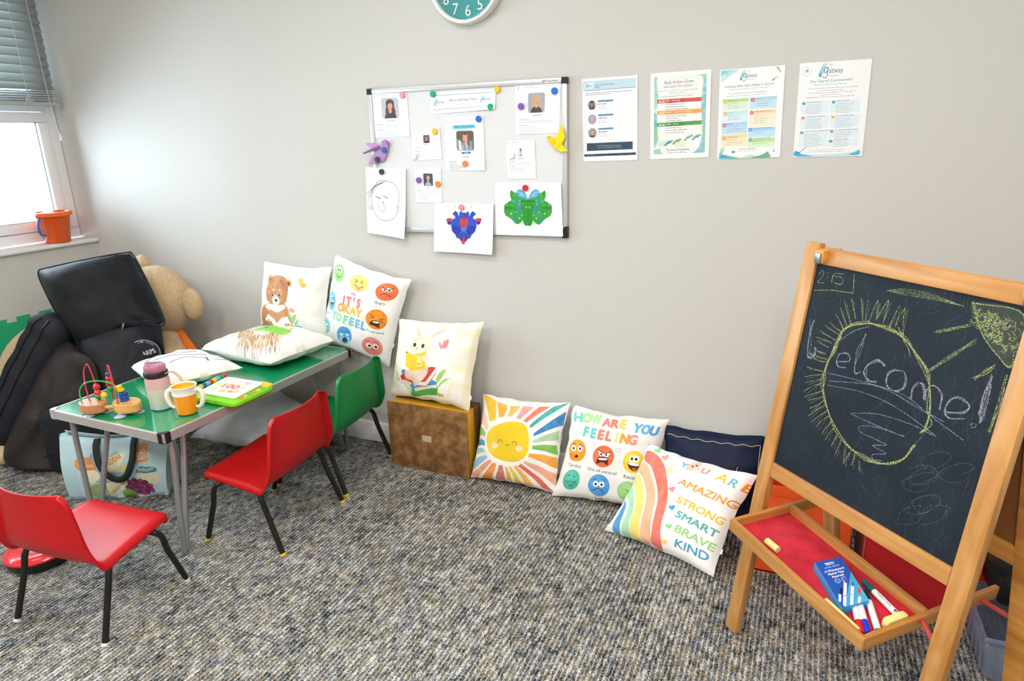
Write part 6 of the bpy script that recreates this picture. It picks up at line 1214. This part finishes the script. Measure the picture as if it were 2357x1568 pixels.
OV = [(660, 540), (560, 550), (490, 595), (440, 700), (395, 790), (375, 880), (380, 980), (405, 1080), (450, 1180), (520, 1280), (610, 1350), (690, 1388), (770, 1385), (850, 1355), (915, 1270)]
chalk(OV, 8, Y, .35, 4, 8); chalk([(640, 540), (760, 570), (850, 630), (930, 730), (985, 830), (1005, 930), (1008, 1060), (985, 1160), (960, 1195)], 8, Y, .35, 4, 8)
chalk([(985, 1160), (960, 1215), (915, 1270)], 5, Y, .62); chalk([(850, 640), (880, 690), (892, 740)], 7); chalk([(490, 595), (480, 630), (440, 690), (400, 770), (330, 760), (300, 720)], 6, Y, .4, 2, 6)
for a, b in (((300, 730), (400, 760)), ((320, 690), (390, 730)), ((345, 650), (410, 690)), ((340, 625), (430, 660)), ((362, 590), (450, 640)), ((390, 555), (470, 610)), ((420, 540), (480, 590)), ((455, 490), (500, 580)), ((480, 450), (520, 560)), ((505, 405), (545, 550)), ((548, 395), (568, 515)), ((605, 395), (610, 525)), ((645, 405), (630, 525)), ((705, 405), (650, 525)), ((705, 405), (695, 520)), ((765, 405), (690, 525)), ((768, 405), (735, 540)), ((830, 440), (765, 575)), ((865, 450), (805, 560)), ((862, 450), (848, 625)), ((820, 560), (850, 630)),
             ((280, 805), (380, 835)), ((265, 865), (370, 850)), ((270, 900), (365, 880)), ((262, 950), (365, 905)), ((262, 985), (370, 950)), ((280, 1010), (375, 985)), ((290, 1060), (375, 1010)), ((280, 1105), (385, 1035)), ((300, 1140), (395, 1070)), ((330, 1170), (405, 1100)), ((360, 1215), (420, 1135)), ((385, 1245), (440, 1165)), ((420, 1290), (460, 1200)), ((435, 1345), (480, 1240)), ((490, 1390), (505, 1280)), ((490, 1390), (535, 1310)), ((535, 1400), (560, 1330)), ((590, 1440), (585, 1370))):
    m1 = ((a[0] + b[0]) / 2 + rn.normal(0, 4), (a[1] + b[1]) / 2 + rn.normal(0, 4)); chalk([a, m1, b], 4.5, Y, .42, 2, 3)
    chalk([b, (a[0] + 14, a[1] + 16)], 4, Y, .5)
# welcome
chalk([(320, 525), (300, 600), (285, 690), (285, 750), (320, 735), (335, 690)], 6, Wc, .45, 4, 7); chalk([(455, 775), (530, 770), (525, 725), (480, 725), (455, 765), (465, 805), (510, 810)], 6, Wc, .4, 2, 3); chalk([(630, 610), (590, 700), (565, 790), (565, 840), (590, 838)], 6, Wc, .42, 3, 5); chalk([(745, 800), (700, 765), (640, 790), (620, 840), (645, 885), (690, 890)], 6, Wc, .4, 4, 5); chalk([(810, 820), (760, 850), (752, 910), (790, 945), (850, 935), (870, 880), (850, 830), (805, 822)], 6, Wc, .4, 3, 5)
chalk([(890, 990), (905, 930), (940, 895), (970, 920), (975, 1000), (985, 940), (1030, 915), (1075, 960), (1065, 1060)], 6, Wc, .4, 3, 5); chalk([(1105, 1075), (1200, 1075), (1235, 1030), (1190, 985), (1130, 1000), (1092, 1060), (1120, 1105), (1210, 1112)], 6, Wc, .4, 3, 5); chalk([(1370, 850), (1340, 950), (1310, 1060), (1300, 1130), (1330, 1050), (1365, 900), (1320, 960), (1290, 1090)], 5, Wc, .42, 3, 6); chalk([(1238, 1145), (1270, 1140), (1275, 1155), (1250, 1165), (1250, 1135)], 4, Wc, .4)
# sun in the corner, rays, cloud, blue mouth
SUN = [(1255, 420), (1555, 490), (1485, 785), (1400, 730), (1310, 600)]; A.blob(SUN, Y, .18, .3); chalk(SUN + [SUN[0]], 7, Y, .4, 2, 5)
for k in range(110):
    t, u_ = rn.random(), rn.random(); x, y = 1280 + 260 * t, 440 + 60 * t + u_ * (90 + 190 * t); a = rn.random() * 3; chalk([(x, y), (x + 30 * math.cos(a), y + 30 * math.sin(a)), (x + 50 * math.cos(a + .5), y + 44 * math.sin(a + .6))], 5, Y, .5)
for a, b in (((1040, 592), (1235, 555)), ((1000, 825), (1270, 640)), ((1265, 870), (1390, 790)), ((1455, 850), (1352, 1190))):
    for r in range(7): chalk([(a[0] + rn.normal(0, 6), a[1] + rn.normal(0, 6)), ((a[0] + b[0]) / 2 + rn.normal(0, 10), (a[1] + b[1]) / 2 + rn.normal(0, 7)), (b[0] + rn.normal(0, 6), b[1] + rn.normal(0, 6))], 4.5, Y, .5)
for r in range(5): chalk([(760, 348), (850, 338 + r * 8), (1000, 362 + r * 8), (1205, 440)], 4.5, Y, .48, 1)
for P in ([(400, 840), (600, 890), (850, 970), (1000, 1090), (1200, 1240)], [(400, 915), (600, 955), (760, 1020), (900, 1110), (1040, 1220)], [(410, 890), (700, 920), (950, 1060), (1090, 1130)], [(535, 1085), (700, 1090), (900, 1150), (1020, 1210)], [(540, 1092), (700, 1160), (850, 1222)], [(850, 1220), (700, 1170), (600, 1160), (590, 1195), (680, 1240), (745, 1275), (665, 1280), (745, 1325), (670, 1332), (665, 1360), (720, 1370)], [(480, 645), (560, 590), (655, 560)]): chalk(P, 4.5, B, .42, 2, 2)
m = M(); m.grid(lambda a, b: LEAN @ Vector((LW - .003 + (WX - 2 * LW + .006) * a, .008, .566 + .567 * b)), 1, 1, uv=lambda a, b: (a, b)); m.box((LW - .003, .0085, .562), (WX - LW + .003, .013, 1.136), 0, LEAN)
CBM = image_mat('chalk_drawing', A.a, .6); CBM.node_tree.nodes['Principled BSDF'].inputs['Specular IOR Level'].default_value = .2
obj('chalkboard', m, CBM, ez, local=True, smooth=0)
# rear frame
RX = .03; RM = Matrix.Translation((RX, .373, 0)) @ Matrix.Rotation(math.radians(9.7), 4, 'X')
for x in (0, WX - LW): x -= .028 * (x > 0); m = M(); m.box((x, 0, 0), (x + LW, .024, 1.176), .005, RM); obj('rear_leg', m, ORN if x else PINE, ez, local=True)
for s0, s1 in ((1.135, 1.174), (.515, .566)): m = M(); m.box((LW, .001, s0), (WX - LW, .022, s1), .004, RM); obj('rear_rail', m, ORN, ez, local=True)
m = M(); m.box((LW - .003, .010, .562), (WX - LW + .003, .016, 1.138), 0, RM); obj('rear_board', m, mat('hardboard_brown', '8a5a26', .6, var=.1, vscale=60), ez, local=True, smooth=0)
for x in (.052, WX - .055): m = M(); m.box((x, .150, 1.128), (x + .03, .215, 1.160), .003); hz_ = obj('hinge_block', m, ORN, ez, local=True); m = M(); m.box((x + .006, .146, 1.125), (x + .024, .150, 1.152), .001); g = obj('hinge_plate', m, mat('zinc', '9aa4a8', .3, .9), hz_, local=True); g.matrix_parent_inverse = Matrix.Translation(hz_.location).inverted()
TM = Matrix.Translation((.054, 0, .42)) @ Matrix.Rotation(math.radians(6.2), 4, 'Y'); TL_ = .458
tr = [((0, -.045, -.036), (.013, .392, 0), PINEY, 'tray_side'), ((TL_ - .013, -.045, -.036), (TL_, .392, 0), PINEY, 'tray_side'), ((.0, -.058, -.037), (TL_, -.045, 0), PINEX, 'tray_front'), ((.013, .146, -.036), (TL_ - .013, .160, .0), PINEX, 'tray_back')]
for lo, hi, mt_, nm in tr: m = M(); m.box(lo, hi, .003, TM); obj(nm, m, mt_, ez, local=True)
m = M(); m.box((.013, -.045, -.030), (TL_ - .013, .146, -.026), 0, TM); obj('tray_base', m, mat('red_tray_board', 'c9283a', .45, var=.22, vscale=22, bump=.1), ez, local=True, smooth=0)
RD = mat('red_dowel', 'c94a44', .5)
for y, zz in ((.040, .405), ): pass
for q0, q1 in (((.040, .062, .40), (.058, .062, .40)), ((TL_ + .046, .128, .362), (WX - LW + .012, .072, .360)), ((.04, .33, .40), (.075, .33, .40)), ((TL_ + .046, .33, .352), (WX - .045, .33, .352))): m = M(); m.tube([q0, q1], .006, 10); obj('dowel', m, RD, ez, local=True)
# things in the tray (tray coordinates -> room)
ET = EM @ TM
CHY = mat('yellow_chalk', 'f2e090', .9, bump=.1)
def stick(P, r, label, rr=None):
    m = M(); m.tube([ET @ Vector(p) for p in P], rr or r, 10, caps=True); o = obj('chalk', m, CHY); setp(o, label, 'chalk', 'yellow chalks in the easel tray')
stick([(.098, -.012, -.0158), (.140, -.010, -.0158)], .0095, 'short stub of thick yellow chalk near the left end of the tray')
stick([(.325, -.033, -.0165), (.425, -.034, -.0165)], .009, 'long yellow chalk lying along the front edge of the easel tray')
m = M(); m.box((.425, .035, -.0258), (.444, .10, .002), .006, ET); o = obj('chalk', m, CHY); setp(o, 'chunky flat yellow chalk at the right end of the easel tray', 'chalk', 'yellow chalks in the easel tray')
BB = [(.222, .032), (.232, .112), (.372, .054), (.366, -.026)]
A = Art(520, 860, '2458b4'); A.poly([(520, 330), (520, 860), (60, 860)], '4fb4e0'); A.poly([(520, 330), (520, 560), (250, 860), (60, 860)], '3f9ad6', .5)
A.text('TESCO', (150, 110), (330, 110), 44, 'ffffff', .03, px=True); A.text('HOME OFFICE', (110, 165), (400, 165), 24, 'e8eefa', .01, px=True)
for k, t in enumerate(('4 Whiteboard', 'Marker Pens', 'Assorted')): A.text(t, (70 + k * 35, 240 + k * 58), (450 - k * 40, 240 + k * 58), 42, 'ffffff', .02, px=True)
for x in (200, 330): A.ell(x, 420, 46, 42, 'ffffff'); A.ell(x, 420, 39, 35, '2458b4'); A.greek(x - 25, 420, x + 25, 420, 'ffffff', 14, .9, px=True)
A.line([(320, 470), (70, 830)], 52, 'f6f6f8', smooth=False); A.line([(365, 430), (330, 470)], 48, '5a4cc0', smooth=False); A.line([(400, 560), (190, 850)], 50, 'f6f6f8', smooth=False); A.line([(430, 525), (405, 555)], 44, '1f8a8a', smooth=False); A.line([(180, 570), (130, 630)], 44, '2a2a30', smooth=False); A.line([(90, 660), (30, 750)], 40, 'f6f6f8', smooth=False); A.line([(470, 640), (440, 700)], 50, 'e0563c', smooth=False); A.line([(390, 780), (330, 860)], 44, 'f6f6f8', smooth=False)
for x, y in ((170, 690), (290, 700)): A.ell(x, y, 12, 9, '2a2a30')
m = M(); m.prism([ET @ Vector((x, y, -.0255)) for x, y in BB], (EM @ TM).to_3x3() @ Vector((0, 0, .0235)))
o_, u1, u2 = ET @ Vector((*BB[3], 0)), ET @ Vector((*BB[2], 0)) - ET @ Vector((*BB[3], 0)), ET @ Vector((*BB[0], 0)) - ET @ Vector((*BB[3], 0))
bm_ = m.bm; bm_.faces.ensure_lookup_table(); nz = (ET.to_3x3() @ Vector((0, 0, 1))).normalized()
for f in bm_.faces:
    f.normal_update(); f.material_index = 0 if abs(f.normal.dot(nz)) > .9 else 1
m.plane_uv(o_, u1, u2); ob = obj('pen_box', m, [image_mat('pen_box_print', A.a, .4, .2), mat('pen_box_side', '3f9ad6', .45)], smooth=0); setp(ob, 'blue card box of whiteboard marker pens lying in the easel tray', 'box')
def marker(p0, p1, capc, cap_at_end, label, printed=False):
    a, b = ET @ Vector((*p0, -.0168)), ET @ Vector((*p1, -.0168)); d = (b - a).normalized(); L_ = .128; ctr = (a + b) / 2
    if cap_at_end: e = b; s = b - d * L_
    else: s = a; e = a + d * L_
    t = thing('marker_pen', label, 'pen', (ctr.x, ctr.y, ctr.z - .0085), group='whiteboard markers in the easel tray'); r = .0083
    c0, c1 = (e - d * .036, e) if cap_at_end else (s + d * .036, s); body = (s, e - d * .034) if cap_at_end else (s + d * .034, e)
    m = M(); m.tube([body[0], body[0] + (body[1] - body[0]) * .02, body[1]], [r * .86, r * .96, r * .96], 14); bo_ = obj('barrel', m, mat('pen_white', 'f2f2f2', .35), t)
    m = M(); m.tube([c0, c0.lerp(c1, .9), c1], [r, r * .96, r * .74], 14); obj('cap', m, mat('cap_' + capc, capc, .35), t)
    if not cap_at_end: m = M(); m.tube([e - d * .004, e + d * .003], [r * .97, r * .8], 14); obj('end_plug', m, mat('cap_' + capc, capc, .35), t)
    if printed:
        A = Art(700, 100, 'f2f2f2'); A.text('Whiteboard Marker', (60, 66), (470, 66), 44, '1a1a1c', .005, px=True); A.line([(600, 24), (560, 44), (600, 52), (640, 40)], 18, '1a1a1c'); A.line([(570, 72), (620, 78)], 10, '1a1a1c')
        sd = d.cross(nz).normalized()
        def g(u, v): an = (v - .5) * 1.7 + .35; return body[0].lerp(body[1], .06 + .86 * u) + (nz * math.cos(an) - sd * -math.sin(an)) * (r * .96 + .0002)
        m = M(); m.grid(g, 6, 8, uv=lambda u, v: (u, 1 - v)); obj('barrel_print', m, image_mat('marker_print', A.a, .4), bo_, smooth=60, recalc=False)
marker((.362, .022), (.431, -.032), 'd21a1e', True, 'white marker pen with a red cap beside the blue pen box'); marker((.354, .044), (.436, -.018), '1c36d0', True, 'white marker pen with a bright blue cap between two others'); marker((.336, .086), (.440, .010), '16171a', False, 'white marker pen with a black cap partly under the green one'); marker((.308, .110), (.434, .092), '0f5c66', False, 'white marker pen with a dark teal cap and printed barrel', True)

# ================================================================== BEHIND THE EASEL
def fabric_box(x0, x1, y0, y1, h, col, label, name='fabric_box'):
    F_ = mat('felt_' + col, col, .8, bump=.2, bscale=14, sheen=.2); t = thing(name, label, 'box', ((x0 + x1) / 2, (y0 + y1) / 2, 0), group='fabric storage cubes')
    m = M(); k = .004
    m.box((x0, y0, .002), (x1, y1, .008)); 
    for lo, hi in (((x0, y0, .002), (x1, y0 + k, h)), ((x0, y1 - k, .002), (x1, y1, h)), ((x0, y0, .002), (x0 + k, y1, h)), ((x1 - k, y0, .002), (x1, y1, h))): m.box(lo, hi, .0015)
    obj('box_walls', m, F_, t)
    m = M()
    for lo, hi in (((x0 - .003, y0 - .003, h - .035), (x1 + .003, y0 + .001, h + .002)), ((x0 - .003, y0 - .003, h - .035), (x0 + .001, y1 + .003, h + .002)), ((x1 - .001, y0 - .003, h - .035), (x1 + .003, y1 + .003, h + .002))): m.box(lo, hi, .0015)
    obj('hem', m, F_, t)
fabric_box(1.712, 2.005, -.425, -.175, .335, 'ff5c14', 'orange fabric storage cube behind the easel')
fabric_box(2.045, 2.375, -.445, -.160, .345, 'd0121c', 'dark red fabric storage cube behind the easel')
# rucksack
rk = thing('rucksack', 'dark rucksack against the wall behind the orange storage cube', 'bag', (1.86, -.085, 0)); RKM = mat('dark_ruck_cloth', '1c2030', .75, bump=.2, bscale=90)
m = M(); m.box((1.755, -.15, .002), (1.985, -.02, .36), .05, seg=4); m.ball((1.86, -.085, .345), (.125, .06, .055)); obj('rucksack_body', m, RKM, rk, smooth=60)
m = M(); m.tube([(1.80, -.09, .385), (1.81, -.09, .425), (1.85, -.09, .435), (1.87, -.09, .39)], .009, 8, 5); obj('grab_loop', m, RKM, rk)
m = M(); m.ball((1.762, -.115, .345), (.014, .014, .018)); obj('red_toggle', m, mat('red_toggle', 'b8283c', .5), rk)
# clear storage tub with black bin bag on top
ct = thing('storage_tub', 'clear plastic storage tub on the floor behind the right easel leg', 'tub', (2.53, -.62, 0)); CLR = mat('clear_blueish_plastic', 'b4c0dc', .2, trans=.55, alpha=.75, coat=.3)
m = M(); bm2 = []
for s, zz in ((.92, .003), (1.0, .135)):
    bm2.append([(2.53 + sx * .205 * s, -.58 + sy * .135 * s, zz) for sx, sy in ((-1, -1), (1, -1), (1, 1), (-1, 1))])
vs = [[m.bm.verts.new(p) for p in r] for r in bm2]
for i in range(4): m.bm.faces.new((vs[0][i], vs[0][(i + 1) % 4], vs[1][(i + 1) % 4], vs[1][i]))
m.bm.faces.new(vs[0][::-1]); bmesh.ops.bevel(m.bm, geom=[e for e in m.bm.edges if abs(e.verts[0].co.z - e.verts[1].co.z) > .1], offset=.03, segments=4, affect='EDGES', profile=.5)
obj('tub_wall', m, CLR, ct, solid=.003)
m = M()
for k in range(5): m.box((2.330, -.69 + k * .05, .02), (2.334, -.682 + k * .05, .12), .002)
obj('ribs', m, CLR, ct)
m = M(); m.tube([(2.325, -.72, .137), (2.735, -.72, .137), (2.735, -.44, .137), (2.325, -.44, .137)], .009, 8, closed=True); obj('rim', m, CLR, ct)
BIN = mat('black_bin_liner', '0e0f10', .22, bump=.9, bscale=16, spec=.8)
m = M(); V, fs = m.grid(lambda a, b: Vector((0, 0, 0)), 1, 1); m.bm.clear(); m.uv = m.bm.loops.layers.uv.new('UVMap')
vv = m.ball((2.56, -.585, .30), (.215, .135, .19), u=40, v=26)
for v in vv:
    d = v.co - Vector((2.56, -.585, .30)); k = noise.noise(v.co * 9) * .05 + noise.noise(v.co * 22) * .028 + abs(noise.noise(v.co * 14)) * .03; v.co += d.normalized() * k
    if v.co.z < .148: v.co.z = .148 + (v.co.z - .148) * .04
o = obj('bin_bag', m, BIN, smooth=80); setp(o, 'shiny black bin bag resting on the clear storage tub', 'bag')
bpy.data.objects.remove(_fo); bpy.data.curves.remove(_fc)
